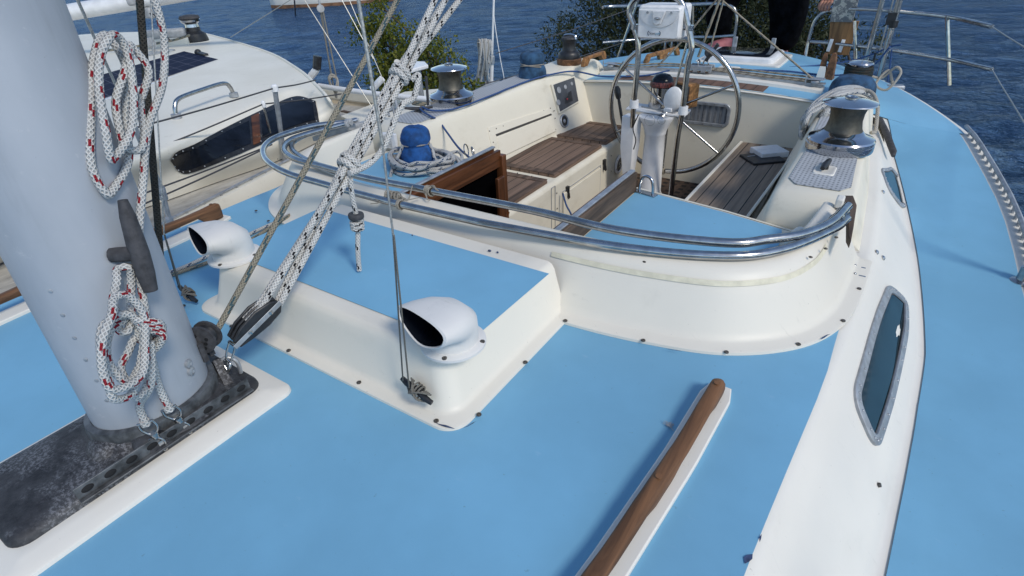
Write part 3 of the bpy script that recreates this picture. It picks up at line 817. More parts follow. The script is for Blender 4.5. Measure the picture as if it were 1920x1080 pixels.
# white vent box in the port corner, notice box in the starboard corner
mb = MB(); mb.box((.968, 1.745, .082), (.06, .085, .07), Matrix.Rotation(R(-14), 3, 'Z')); mb.build('corner_vent_box', M['gelw'], yacht, bevel=.018, seg=4)
p = at(735, 262, y=1.93)
mb = MB(); mb.box((p.x, 1.912, p.z), (.085, .022, .075), Matrix.Rotation(R(8), 3, 'Z')); nb = mb.build('notice_box', M['white'], yacht, bevel=.004)
mb = MB(); mb.box((p.x-.004, 1.8995, p.z), (.055, .002, .055), Matrix.Rotation(R(8), 3, 'Z')); nl = mb.build('notice', M['paper'], nb)
mb = MB()
for i, w_ in enumerate((.030,.042,.040,.043,.036,.042,.024)): mb.box((p.x-.004-(.043-w_)/2, 1.8982, p.z+.020-.0065*i), (w_, .001, .0022), Matrix.Rotation(R(8), 3, 'Z'))
mb.build('print', M['greyp'], nl)
# ------------------------------------------------------------------ cabin side windows (port and starboard)
def side_pt(sgn, y, t, lift):
    e, f, z = xe(y), xf(y), zs(y)
    p0, p1 = V((e+.012, y, -.014)), V((f, y, z)); n = V((-(p1-p0).z, 0, (p1-p0).x)).normalized()
    p = lerp(p0, p1, t)+n*lift; return (sgn*p.x, p.y, p.z)
def rpoly(pts, rad, n=5):
    """round the corners of a polygon (list of 2-D Vectors)"""
    out = []; m = len(pts)
    for i in range(m):
        p, a, b = pts[i], pts[i-1], pts[(i+1) % m]; r = rad[i] if isinstance(rad, list) else rad
        p0 = p+(a-p).normalized()*min(r, (a-p).length*.48); p1 = p+(b-p).normalized()*min(r, (b-p).length*.48)
        for k in range(n+1):
            t = k/n; out.append(p0*(1-t)**2+p*2*t*(1-t)+p1*t*t)
    return out
LS = .34
def side_window(sgn, outline, name):
    """outline: corners (y, t, radius) on the sloping cabin side"""
    pts = rpoly([V((a, b*LS)) for a, b, r in outline], [r for a, b, r in outline], 7)
    dense = []
    for p, q in zip(pts, pts[1:]+pts[:1]):
        k = max(1, int((q-p).length/.03)); dense += [p+(q-p)*(i/k) for i in range(k)]
    area = sum(p.x*q.y-q.x*p.y for p, q in zip(dense, dense[1:]+dense[:1])); sg = 1 if area > 0 else -1
    def ring(sh, lift):
        out = []; m = len(dense)
        for i, p in enumerate(dense):
            tq = dense[(i+1) % m]-dense[i-1]; tq = tq.normalized() if tq.length > 1e-7 else V((1,0)); nr_ = V((-tq.y, tq.x))*sg
            q = p+nr_*sh; out.append(side_pt(sgn, q.x, q.y/LS, lift))
        return out
    mb = MB(); mb.loft([ring(0,-.004), ring(0,.0045), ring(.003,.0065), ring(.026,.0065), ring(.028,.003), ring(.0285, -.001)]); w_ = mb.build(name, M['frame'], cabin, 50)
    mb = MB(); mb.loft([ring(.0285,.0032), ring(.0325,.0032)]); mb.build('window_gasket', M['rubber'], w_)
    mb = MB(); mb.poly(ring(.0275, .0022)); mb.build('window_pane', M['glassg'], w_)
    rr = ring(.013, .0065); step_ = max(1, len(rr)//22)
    for i in range(0, len(rr) if sgn > 0 else 0, step_):
        mb = MB(); mb.ell(rr[i], (.004,.004,.003), None, 8, 6); mb.build('window_screw', M['alu'], w_)
SPN = V((.28, 0, .185)).normalized()
def sp(u, v):
    p = at_plane(u, v, V((1.160, 1.4, -.005)), SPN)
    e, f, z = xe(p.y), xf(p.y), zs(p.y)
    return (p.y, (p.x-e-.012)/(f-e-.012))
wo = [sp(u, v)+(r,) for u, v, r in ((1657,548,.05),(1633,600,.25),(1597,738,.06),(1641,856,.06),(1668,770,.3),(1690,640,.25),(1690,590,.08))]
wo2 = [sp(u, v)+(r,) for u, v, r in ((1656,294,.06),(1666,345,.15),(1690,392,.07),(1706,375,.07),(1694,325,.15),(1676,290,.06))]
for sgn in (1, -1):
    side_window(sgn, wo, 'cabin_window')
    side_window(sgn, wo2, 'cabin_window')
    side_window(sgn, [(a-1.25, b, r) for a, b, r in wo], 'cabin_window')
# small snap studs on the port side
mb = MB()
for u, v in ((1622,444),(1650,496),(1651,340)):
    y, t = sp(u, v); p = V(side_pt(1, y, max(.02, t), .0)); mb.lathe([(.009,0),(.009,.004),(.004,.008),(0,.008)], p, SPN, 10)
mb.build('snap_stud', M['steel'], cabin)
p = sp(1647, 912); mb = MB(); mb.lathe([(.006,-.002),(.005,.003),(0,.003)], side_pt(1, p[0], p[1], .001), SPN, 10); mb.build('screw', M['screw'], cabin)
mb = MB(); chips(mb, [at(u, v, z=.003) for u, v in ((1396,1058),(1402,1052),(1408,1047),(1411,1040))], .0045, .009); mb.build('paint_chip', M['chip'], cabin)
mb = MB(); chips(mb, [at(u, v, z=.003) for u, v in ((1424,1018),(1426,1010),(1428,1002))], .0045, .003); mb.build('paint_chip', M['chip'], cabin)
c = at(1253, 796, z=.006); mb = MB()
for k in range(26):
    a = random.uniform(0, 6.28); mb.tube([c+V((random.uniform(-.006,.006), random.uniform(-.006,.006), 0)), c+V((.012*math.cos(a), .007*math.sin(a), random.uniform(0,.006)))], .0005, 4)
mb.tube([c, c+V((.016,-.012,.001))], .0008, 4)
o = mb.build('feather', M['greyp'], None); tag(o, 'tiny tuft of grey down beside the long teak grab rail', 'feather')
# two small steel clips on the port shoulder
mb = MB()
for u, v in ((1612,502),(1612,518)):
    q = at(u, v, z=.01); mb.box(q, (.03, .006, .006)); mb.ell(q+V((-.014,0,.004)), (.005,.005,.005), None, 8, 6)
mb.build('deck_clip', M['steel'], cabin)

# ================================================================== DECK HANDRAILS
def handrail(name, pts, label, lift0=0., hh=.0):
    """pts: centre line on the deck (list of (x,y)); teak rail on a white base strip with feet"""
    cl = [V((a, b, 0)) for a, b in pts]
    root = thing(name, label, 'grab rail', cl[0])
    L = [0]
    for p, q in zip(cl, cl[1:]): L.append(L[-1]+(q-p).length)
    def pt(s):
        for i in range(len(cl)-1):
            if s <= L[i+1] or i == len(cl)-2:
                t = (s-L[i])/(L[i+1]-L[i]); d = (cl[i+1]-cl[i]).normalized(); return lerp(cl[i], cl[i+1], t), d
    n = 120; tot = L[-1]
    feet = [.03]+[.03+(tot-.06)*k/round(tot/.30) for k in range(1, round(tot/.30))]+[tot-.03]
    mb = MB(); rings = []
    for i in range(n+1):
        s = tot*i/n; p, d = pt(s); sd = V((d.y, -d.x, 0))
        near = min(abs(s-f) for f in feet)
        bot = .014 if near < .038 else lerp(.014, .030+hh*.8, min(1, (near-.038)/.035))
        top = .052+hh+.003*math.cos(s*20); w = .0165
        e = min(s, tot-s); 
        if e < .02: w *= (.55+.45*math.sqrt(max(0,1-(1-e/.02)**2))); top -= .008*(1-e/.02)**2
        ring = []
        for k in range(12):
            a = 2*PI*k/12
            c_, s_ = math.cos(a), math.sin(a)
            xx = w*math.copysign(abs(c_)**.6, c_); zz = lerp(bot, top, .5+.5*math.copysign(abs(s_)**.6, s_))
            ring.append(p+sd*xx+V((0,0,zz+lift0)))
        rings.append(ring)
    mb.loft(rings, True, True, True); rail = mb.build('rail', M['teak'], root, 60)
    mb = MB()
    pa = [V((0,0,0))]
    a, b = [], []
    for i in range(41):
        s = -.018+(tot+.036)*i/40; p, d = pt(min(max(s, 0), tot)); p = p+d*(min(s, 0)+max(0, s-tot)); sd = V((d.y, -d.x, 0))
        w = .034 if 0 < i < 40 else .024
        a.append(p+sd*w+V((0,0,lift0))); b.append(p-sd*w+V((0,0,lift0)))
    up_ = V((0,0,.014)); 
    mb.loft([[p+V((0,0,.0028)) for p in a], [p+up_ for p in a], [p+up_ for p in b], [p+V((0,0,.0028)) for p in b]], False)
    mb.poly([a[0]+V((0,0,.003)), a[0]+up_, b[0]+up_, b[0]+V((0,0,.003))]); mb.poly([a[-1]+V((0,0,.003)), a[-1]+up_, b[-1]+up_, b[-1]+V((0,0,.003))])
    mb.build('rail_base', M['gelw'], root, 40, bevel=.003)
    mb = MB()
    for f in feet:
        p, d = pt(f); mb.lathe([(.0065,0),(.0065,.0008),(0,.0009)], p+V((0,0,.0546+hh+lift0+.003*math.cos(f*20)-.0005)), (0,0,1), 12)
    mb.build('plug', M['teak'], root)
    return root
handrail('grab_rail', [(.80,-.55),(.858,.10),(.905,.52),(.928,.80),(.938,1.035)], 'long weathered teak grab rail on a white strip, on the blue roof in the foreground')
handrail('grab_rail', [(-.90,-.5),(-.97,.3),(-1.005,.80),(-1.03,1.045)], 'teak grab rail beyond the mast, half hidden by the farther cowl vent', 0., .026)

# ================================================================== COWL VENTS
def cowl(c, rz, label):
    root = thing('cowl_vent', label, 'cowl vent', c, 'cowl vents on the sea hood')
    c = V(c)
    mb = MB(); mb.lathe([(.074,0),(.074,.006),(.068,.009),(.058,.010),(.055,.014)], c, (0,0,1), 36); fl = mb.build('flange', M['ventw'], root, 40)
    Q = Matrix.Rotation(rz, 3, 'Z')
    # body swept from a round neck to a wide D shaped mouth; local +X is the mouth direction
    mb = MB(); rings = []; N = 32
    secs = [  # centre x, centre z, tilt deg, half width, up, down
        (0.0,.008,0,.058,.058,.058),(.0,.028,4,.058,.059,.057),(.003,.046,22,.063,.061,.050),(.012,.058,44,.072,.056,.044),(.028,.070,60,.078,.047,.042),(.050,.080,71,.083,.036,.043),(.076,.090,79,.085,.022,.050)]
    for cx_, cz_, tl, hw, u_, d_ in secs:
        t = R(tl); ring = []
        for k in range(N):
            a = 2*PI*k/N; ca, sa = math.cos(a), math.sin(a)
            m_ = min(1, tl/80)
            pw = lerp(1, .80, m_)
            yy = hw*math.copysign(abs(ca)**pw, ca)
            rr_ = (u_ if sa > 0 else d_)*math.copysign(abs(sa)**lerp(1, .8, m_), sa)
            if sa < 0: yy *= lerp(1, 1-.52*(abs(sa)**1.6), m_)
            # local frame: "up" of the section leans back (-x) as it tilts to vertical
            px_ = cx_-rr_*math.cos(t); pz_ = cz_+rr_*math.sin(t)
            ring.append(c+Q @ V((px_, yy, pz_)))
        rings.append(ring)
    mb.loft(rings, True)
    last = rings[-1]; ctr = sum(last, V((0,0,0)))/N
    inn = [lerp(p, ctr, .07)+Q @ V((.003,0,0)) for p in last]; inn2 = [lerp(p, ctr, .11)+Q @ V((-.003,0,0)) for p in last]
    mb.loft([last, inn, inn2], True)
    body = mb.build('hood', M['ventw'], root, 50)
    mb = MB(); inr = []
    for rg, k in zip(rings[::-1], (.12,.14,.17,.2,.24,.28)):
        cc = sum(rg, V((0,0,0)))/N; inr.append([lerp(p, cc, k) for p in rg])
    mb.loft(inr, True, False, True); mb.build('mouth', M['glassd'], root)
    for a in (35, 125, 215, 305):
        screw_at(c+Q @ V((.067*math.cos(R(a)), .067*math.sin(R(a)), .0085)), fl, .006)
    return root
screw_root = None
cowl((.420,.735,.149), R(258), 'nearer white cowl vent, dark mouthed, on the near corner of the raised hatch hood')
cowl((-.405,.735,.149), R(258), 'farther white cowl vent, close to the mast, in front of the teak grab rail')

# ================================================================== MAST, STEP AND HALYARDS
MC = V((-.11,.31,.02))
mast = thing('mast', 'thick grey aluminium mast rising from a corroded dark cast step at the left', 'mast', MC)
mb = MB(); rings = []
def mpt(z, a, k=1.0): return V((MC.x-.03*z+.10*k*math.cos(a), MC.y+.04*z+.12*k*math.sin(a), z))
for z in (.055, .1, .5, 1.2, 3, 7, 11): rings.append([mpt(z, 2*PI*k/40, 1.0) for k in range(40)])
mb.loft(rings, True, True, True); mb.build('mast_tube', M['mast'], mast, 60)
mb = MB(); mb.loft([[mpt(z, 2*PI*k/40, s_) for k in range(40)] for z, s_ in ((.018,1.13),(.070,1.13),(.082,1.11),(.085,1.01),(.03,1.0))], True); mb.build('collar', M['collar'], mast, 40)
# cast step plate with lugs
mb = MB(); plate(mb, -.245, -.02, .012, .497, .035, [(0,.0205),(.002,.030),(.006,.036),(.02,.040),(.05,.044),(.07,.046)])
mb.loft([[mpt(z, 2*PI*k/40, s_*(1+.05*math.sin(5*2*PI*k/40+.6))) for k in range(40)] for z, s_ in ((.060,1.10),(.055,1.16),(.048,1.22),(.043,1.30))], True)
for a, w_ in ((-72,.05),(-30,.05)):
    q = mpt(.02, R(a), 1.07); mb.loft([[(q.x+x*k, q.y+y*k, z) for x, y in ((-.03,-.022),(-.015,-.03),(.02,-.028),(.03,-.01),(.03,.018),(.016,.028),(-.02,.028),(-.032,.015))] for z, k in ((.035,1.25),(.052,1.08),(.062,.85),(.066,.5))], True, False, True)
# upstanding lug with an eye, aft edge of the step
lug = [(-.010,.0),(-.016,.02),(-.012,.040),(.0,.050),(.012,.045),(.022,.024),(.045,.006),(.05,.0)]
for d0, d1 in ((-.009,.009),): mb.loft([[(-.078+a*.9+dd*.3, .452+dd*1.0-a*.25, .038+b*1.1) for a, b in lug] for dd in (d0, d1)], True, True, True)
step = mb.build('mast_step', M['cast'], mast, 60)
mb = MB(); q = at(432, 690, z=.06); mb.tube(crv([q+V((-.012,-.014,-.02)), q+V((-.012,-.014,.016)), q+V((-.002,.0,.032)), q+V((.012,.014,.016)), q+V((.012,.014,-.02))], 5), .0048, 10); mb.build('step_eye', M['alu'], mast, 60)
mb = MB(); q = at(404, 680, z=.072); mb.lathe([(.007,-.012),(.007,.012)], q, (.6,-.8,.2), 14); mb.build('lug_eye', M['dark'], step)
mb = MB()                                      # perforated halyard rail along the port edge
a0, a1 = V((.004,.095,.050)), V((.008,.462,.050))
nh = 9
mb.bar(a0+V((.012,0,-.012)), a1+V((.012,0,-.012)), .014, .004); mb.bar(a0+V((.006,0,.004)), a1+V((.006,0,.004)), .004, .028)
mb.build('halyard_rail', M['dalu'], step, bevel=.001)
mb = MB()
for i in range(nh):
    q = lerp(a0, a1, (i+.5)/nh); mb.ell(q+V((.0085,0,.004)), (.002, .011, .0075), None, 12, 8)
mb.build('rail_hole', M['dark'], step)
for u, v in ((354,682),(359,696)):
    q = at_plane(u, v, V(mpt(.1, R(35))), V((.75,.6,0))); n = V((.8,.55,.0)).normalized(); mb = MB(); mb.lathe([(.010,-.004),(.010,.002),(.005,.004),(0,.001)], q, n, 12); mb.build('rivet', M['alu'], mast)
for k in range(6):
    q = mpt(.16+.05*k, R(-52)); mb = MB(); mb.lathe([(.004,-.003),(.004,.0005),(.002,.0012),(0,.0012)], q, (q.x-MC.x, q.y-MC.y, 0), 10); mb.build('rivet', M['alu'], mast)
# horn cleat on the mast
c0, c1 = at(243, 425, y=.40), at(284, 545, y=.415)
mb = MB(); d = (c1-c0); n = V((.93,.0,.0))
c0 = V((mpt(c0.z, R(28)).x+.035, mpt(c0.z, R(28)).y, c0.z)); c1 = V((mpt(c1.z, R(28)).x+.035, mpt(c1.z, R(28)).y, c1.z))
c0 = at_plane(247, 430, V((-.0,.385,.4)), V((.8,.55,0))); c1 = at_plane(283, 545, V((-.0,.385,.4)), V((.8,.55,0)))
md = lerp(c0, c1, .38); dv = (c1-c0)
mb.tube([c0-dv*.45, c0-dv*.2, lerp(c0, c1, .2), md, lerp(c0, c1, .7), c1], [.008,.013,.016,.017,.016,.012], 10); mb.tube([md, md-V((.04,.03,0))], .014, 10)
mb.build('mast_cleat', M['rubber'], mast, 60)

def rope(name, pts, r, mat, label, cat='rope', group=None, n=8, seg=10, closed=False, parent=None, closed_mat=None):
    mb = MB(); p = crv(pts, n, closed) if n > 1 else pts
    mb.tube(p, r, seg, closed=closed); o = mb.build(name, M[mat], parent, 70)
    if not parent: tag(o, label, cat, group)
    return o
# coiled halyard hung on the mast (white with red flecks)
root = thing('halyard_coil', 'hank of white halyard rope with red flecks hanging against the mast', 'rope', (.06,.34,.5))
def mface(u, v, lift=.02): 
    return at_plane(u, v, V((-.025,.33,.3)), V((.83,.50,.06)))+V((.83,.5,0)).normalized()*lift
def rand_loop(uc, vc, a, b, k, lift):
    pts = []
    for i in range(10):
        t = 2*PI*i/10; pts.append(mface(uc+a*math.cos(t)+random.uniform(-6,6), vc+b*math.sin(t)+random.uniform(-8,8), lift+random.uniform(-.006,.008)))
    return pts
for k, (uc, vc, a, b, lf) in enumerate(((200,190,26,100,.05),(165,215,40,150,.035),(150,180,30,120,.065),(200,655,34,62,.035),(180,670,44,80,.05),(232,690,24,58,.022),(165,640,44,90,.065),(200,560,14,60,.03))):
    mb = MB(); mb.tube(crv(rand_loop(uc, vc, a, b, k, lf), 6, True), .0072, 10, closed=True); mb.build('loop', M['r_red'], root, 70)
mb = MB(); mb.tube(crv([mface(195,-40,.08), mface(225,30,.08), mface(246,95,.07), mface(240,165,.07), mface(222,240,.06), mface(222,330,.05), mface(222,480,.04), mface(238,610,.04), mface(250,650,.03)], 8), .0072, 10); mb.build('fall', M['r_red'], root, 70)
mb = MB()
for k in range(4): mb.tube(crv([mface(195+10*k,600+6*k,.055), mface(225+3*k,606+7*k,.075), mface(252-2*k,622+9*k,.055), mface(262-2*k,642+8*k,.02)], 6), .0072, 10)
mb.build('gathering_turns', M['r_red'], root, 70)
# two halyard tails shackled to the step
def shackle_tail(name, pa, pb, label, loc):
    root = thing(name, label, 'snap shackle', loc, 'halyard tails shackled to the mast step')
    pa = [V(p) for p in pa]; mb = MB(); mb.tube(crv(pa, 8), .0075, 10); mb.tube([pa[-1]+V((.0,.0,.010)), pa[-1]-V((0,0,.002))], .0095, 10)
    mb.build('rope_tail', M['r_red'], root, 70)
    e = pa[-1]; d = (V(pb)-e); L = d.length; d.normalize(); s = d.cross(V((.7,-.6,.4))).normalized()
    mb = MB(); mb.tube(crv([e+s*.013-d*.006, e+s*.015+d*.012, e+s*.006+d*.028, e-s*.006+d*.028, e-s*.015+d*.012, e-s*.013-d*.006], 5), .0026, 8); mb.tube([e+s*.015-d*.004, e-s*.015-d*.004], .003, 8)
    mb.build('shackle_bail', M['steel'], root, 70)
    mb = MB(); mb.lathe([(.009,0),(.009,.006),(.007,.008),(.007,.013)], e+d*.027, d, 12); mb.build('swivel', M['steel'], root)
    q = e+d*.040; mb = MB(); nn = s.cross(d)
    mb.tube(crv([q, q+s*.008+d*.012, q+s*.007+d*.028, V(pb)+d*.004, q-s*.007+d*.026, q-s*.008+d*.012, q], 4), .0024, 8); mb.torus(q+s*.012+d*.006, .0055, .0011, nn, 14, 6); mb.box(q+d*.016, (.010,.010,.010))
    mb.build('snap_hook', M['steel'], root, 70)
    return root
shackle_tail('snap_shackle', [mface(240,590,.03), mface(268,680,.02), at(298,725,x=.004), at(318,768,x=.006)], at(356,810,x=.012), 'steel snap shackle on a red flecked tail, hooked nearer the mast step corner', (0,.3,.1))
shackle_tail('snap_shackle', [mface(235,640,.05), mface(250,720,.035), at(262,760,x=.008), at(274,795,x=.010)], at(310,842,x=.014), 'steel snap shackle on a red flecked tail, farther left, hooked at the rail end', (0,.2,.1))
# turning block on the far side of the step with the grey rope
root = thing('turning_block', 'dark perforated turning block on the mast step with a grey rope through it', 'block', (-.1,.46,.05))
q = at(383, 632, x=-.075)
mb = MB(); d = V((.25,.3,1)).normalized(); s = V((.5,-.85,.1)).normalized(); b_ = d.cross(s)
for sg in (-1, 1):
    mb.lathe([(.034,-.003),(.034,.003)], q+s*(.013*sg), s, 20); mb.box(q+s*(.013*sg)-d*.03, (.03,.012,.05))
mb.build('cheek', M['rubber'], root)
mb = MB(); mb.lathe([(.026,-.009),(.021,0),(.026,.009)], q, s, 18); mb.build('sheave', M['black'], root)
mb = MB(); 
for k in range(6): mb.lathe([(.0045,0),(.0045,.001),(0,.001)], q+s*.0162+b_*(.013*(-1)**k)+d*(.012*(k//2)-.016), s, 8)
mb.build('cheek_hole', M['dark'], root)
gr = [at(388,650,x=-.075), at(400,630,x=-.07), at(430,578,x=-.06), at(560,340,x=-.05), at(745,0,x=-.05)]
gr.append(gr[-1]+(gr[-1]-gr[-2]).normalized()*.9)
rope('topping_lift', gr, .0072, 'r_grey', 'single grey green flecked rope running diagonally beside the white tackle', n=6)
# dark mossy rope left
a_, b_ = at(300,470,x=-.30), at(262,0,x=-.30); 
rope('mossy_rope', [a_-(b_-a_)*.35, a_, lerp(a_, b_, .5), b_, b_+(b_-a_)*.8], .0078, 'r_dark', 'dark mossy rope running straight down in front of the neighbouring deckhouse', n=6)

# ================================================================== BOOM VANG TACKLE
tk = thing('vang_tackle', 'white tackle ropes with black flecks, knotted twice, rising from a black block by the mast', 'rope tackle', (-.05,.49,.06))
TX = -.015
B0 = at(438, 640, x=-.045); B1 = at(517, 562, x=-.02); bd = (B1-B0).normalized(); bs = V((.80,-.45,-.2)); bs = (bs-bd*bs.dot(bd)).normalized(); bw = bd.cross(bs)
BL = (B1-B0).length
def bpt(a, b, c): return B0+bd*(a*BL)+bw*b+bs*c
def cheek(mb, off_, th, outl):
    mb.loft([[bpt(a, b, off_) for a, b in outl], [bpt(a, b, off_+th) for a, b in outl]], True, True, True)
outl = [(.0,-.013),(.25,-.026),(.6,-.030),(.9,-.020),(1.0,-.008),(1.0,.010),(.9,.024),(.6,.028),(.25,.022),(.0,.014)]
mb = MB(); cheek(mb, .012, .007, outl); cheek(mb, -.019, .007, outl); cheek(mb, -.004, .006, [(a, b*.93) for a, b in outl]); blk = mb.build('tackle_block', M['black'], tk, 40, bevel=.003)
mb = MB(); ol = [(-.06,-.0065),(1.02,-.0065),(1.02,.0065),(-.06,.0065)]; cheek(mb, .0195, .002, ol); mb.build('block_strap', M['alu'], blk, bevel=.001)
mb = MB()
for a in (.30, .78): mb.lathe([(.0055,0),(.0055,.002),(.003,.003),(0,.003)], bpt(a, 0, .0215), bs, 14)
mb.build('block_rivet', M['steel'], blk)
mb = MB()
for c in (.004, -.009): mb.lathe([(.018,-.005),(.014,0),(.018,.005)], bpt(.42, 0, c+.003), bs, 16)
mb.build('sheave', M['greyp'], blk)
mb = MB(); e = bpt(-.06,0,.004)
mb.tube([bpt(-.04,-.012,.004), bpt(-.04,.012,.004)], .0042, 10); g = at(425, 690, x=-.05)
mb.tube(crv([bpt(-.04,-.010,.004), lerp(e, g, .45)-bw*.010, lerp(e, g, .80)-bw*.004, lerp(e, g, .80)+bw*.004, lerp(e, g, .45)+bw*.010, bpt(-.04,.010,.004)], 5), .0026, 8)
mb.tube(crv([lerp(e, g, .72)-bs*.010, lerp(e, g, .68), lerp(e, g, .72)+bs*.011, g+bs*.012, g-V((0,0,.01)), g-bs*.011], 5), .0034, 8)
mb.build('block_shackle', M['steel'], tk, 70)
K1, K2 = at(655, 308, x=TX), at(750, 140, x=TX)
ends = [at(815, 0, x=.0), at(840, -10, x=.01), at(866, -6, x=-.02), at(835, 0, x=-.04)]
dirs = [(q-K2).normalized() for q in ends]
axis = (K2-K1).normalized(); sx = axis.cross(bs).normalized()
lower = [(-.009, .007), (.010, .009), (.008, -.009), (-.010, -.008)]
starts = [bpt(.55,-.016,.006), bpt(.85,.012,.006), bpt(.55,-.016,-.008), bpt(.85,.012,-.008)]
for i in range(4):
    o1 = sx*lower[i][0]+bs*lower[i][1]
    k1 = K1+o1*.95; k2 = K2+o1*1.0
    e_ = ends[i]; far = e_+(e_-k2).normalized()*.55
    mb = MB(); pts = [starts[i]-bd*.02, starts[i]+bd*.02, k1, k2, e_, far] if i < 3 else [starts[i]-bd*.02, starts[i]+bd*.02, k1, K2+o1, e_, far]
    full = []
    for a, b in zip(pts, pts[1:]): full += [lerp(a, b, k/10) for k in range(10)]
    mb.tube(full+[pts[-1]], .0082, 12); mb.build('tackle_part', M['r_white'], tk, 70)
def hitch(c, ax, r, turns, name='hitch'):
    ax = ax.normalized(); s1 = ax.cross(V((.3,.9,.2))).normalized(); s2 = ax.cross(s1)
    pts = []
    for i in range(int(16*turns)+1):
        a = 2*PI*i/16; pts.append(c+ax*(-.015+.0155*i/16+.006*math.sin(a))+s1*(r*math.cos(a))+s2*(r*math.sin(a)))
    mb = MB(); mb.tube(crv(pts, 3), .0085, 12); return mb.build(name, M['r_white'], tk, 70)
hitch(K1, axis, .0225, 2.2); hitch(K2, axis, .0215, 2.3)
# slack loop between the two hitches and the tail with its rubber stop
loop = [K2+V((.02,.02,-.015)), at(785,142,x=.02), at(776,182,x=.02), at(756,195,x=.02), at(742,220,x=.015), at(720,275,x=.01), at(695,305,x=.01), at(672,318,x=.01), at(655,325,x=.01)]
mb = MB(); mb.tube(crv(loop, 10), .0080, 12); mb.build('slack_part', M['r_white'], tk, 70)
tail = [at(657,335,x=.005), at(660,365,x=.003), at(667,400,x=.0), at(671,430,x=.0), at(671,470,x=-.0), at(672,500,x=-.0)]
tail[-1].z = .1565
mb = MB(); mb.tube(crv(tail, 8), .0068, 12); mb.build('tail', M['r_white'], tk, 70)
td = (tail[3]-tail[2]).normalized(); q = tail[2]
mb = MB(); mb.lathe([(.019,0),(.0205,.003),(.0205,.011),(.019,.014)], q+td*.0, td, 22); mb.build('rubber_stop', M['rubber'], tk, 40)
mb = MB(); pts = []
for i in range(38):
    a = 2*PI*i/12; pts.append(q+td*(.019+.0075*i/12)+V((.0135*math.cos(a), .0135*math.sin(a), 0)))
mb.tube(pts, .0062, 10); mb.build('stopper_knot', M['r_white'], tk, 70)

# ================================================================== LAZY JACK CORDS AND THEIR CLEATS
def cleat_set(pc, label_c, label_l, top, dirv, grp):
    pc = V(pc); root = thing('cord_cleat', label_c, 'cleat', pc, 'cord cleats on the front of the hatch hood')
    d = V(dirv).normalized(); n = V((0,-.93,.36)); n = (n-d*n.dot(d)).normalized(); w = d.cross(n)
    mb = MB(); mb.tube([pc-d*.046+n*.016, pc-d*.03+n*.018, pc-d*.012+n*.015, pc+d*.012+n*.015, pc+d*.03+n*.018, pc+d*.046+n*.016], [.006,.0075,.0085,.0085,.0075,.006], 8); mb.tube([pc, pc+n*.016], .009, 8)
    mb.build('horn', M['black'], root, 50)
    mb = MB()
    for k in range(7):
        a = (-1)**k; o = (k-3)*.0022
        mb.tube(crv([pc-d*(.024-o)+n*.010+w*.012*a, pc-d*.010+n*(.024+k*.0007)+w*.010*a, pc+n*(.027+k*.0008), pc+d*.014+n*(.024+k*.0007)-w*.010*a, pc+d*(.027+o)+n*.010-w*.011*a], 5), .0022, 6)
    for k in range(3): mb.torus(pc+d*(.008-.008*k)+n*.014, .015, .0022, d, 18, 6)
    mb.build('cord_turns', M['r_cord'], root, 70)
    jn = top[0]
    mb = MB(); mb.tube([pc-d*.040+n*.014, pc-d*.038+n*.022, jn], .0019, 6); mb.tube([pc-d*.016+n*.016+w*.006, pc-d*.015+n*.026, jn+V((.002,0,0))], .0019, 6)
    o = mb.build('lazy_jack_line', M['r_cord'], None, 70); tag(o, label_l, 'cord')
    return root, o
t1 = at(737, 440, x=.385)
r_, ln = cleat_set(at(790, 728, y=.652), 'small black horn cleat wrapped in grey cord below the nearer cowl vent', 'thin double grey cord from the cleat below the nearer vent up to a wire', [t1], (.90,-.05,-.30), 'c')
w2 = at(672, 0, x=.36); w1 = at(717, 270, x=.38)
mb = MB(); mb.tube([t1, w1], .0021, 8); mb.tube([w1, w2, w2+(w2-w1)*1.6], .0031, 8); o = mb.build('lazy_jack_wire', M['wire'], None, 70); tag(o, 'thin grey wire hanging straight down past the tackle ropes to the nearer vent', 'wire')
t2 = at(308, 440, x=-.48)
r_, ln = cleat_set(at(362, 549, y=.642), 'small black horn cleat wrapped in grey cord next to the mast', 'pair of thin grey cords from the cleat next to the mast, crossing the grab rail', [t2], (.92,-.05,-.25), 'c')
mb = MB(); q = at(300, 300, x=-.5); mb.tube([t2, q, q+(q-t2)*4], .0021, 8); o = mb.build('lazy_jack_wire', M['wire'], None, 70); tag(o, 'thin wire beyond the mossy rope at the left, leading down to the cleat cords', 'wire')
# starboard shroud with its rigging screw
root = thing('shroud', 'starboard shroud with an open grey rigging screw at the blue deck edge', 'shroud', (-1.3,1.0,-.2))
f = at(322, 428, x=-1.36); g_ = at(300, 345, x=-1.30); h = at(253, 240, x=-1.22)
mb = MB(); dd = (g_-f).normalized(); s = dd.cross(V((0,1,0))).normalized()
for sg in (-1, 1): mb.tube([f+s*.012*sg+dd*.02, g_+s*.012*sg-dd*.03], .005, 8)
mb.tube([f+s*.014, f-s*.014], .007, 8); mb.lathe([(.016,-.01),(.016,.01)], lerp(f, g_, .72), dd, 12); mb.lathe([(.015,-.012),(.015,.012)], lerp(f, g_, .2), dd, 12); mb.lathe([(.015,-.012),(.015,.012)], g_-dd*.03, dd, 12)
mb.build('rigging_screw', M['alu'], root)
mb = MB(); mb.tube([g_-dd*.02, h], .010, 10); mb.build('swage', M['alu'], root); mb = MB(); mb.tube([h, h+(h-g_).normalized()*6], .005, 8); mb.build('shroud_wire', M['wire'], root)
mb = MB(); mb.box(f-V((0,0,.02)), (.03,.06,.05)); mb.build('chainplate', M['alu'], root, bevel=.004)

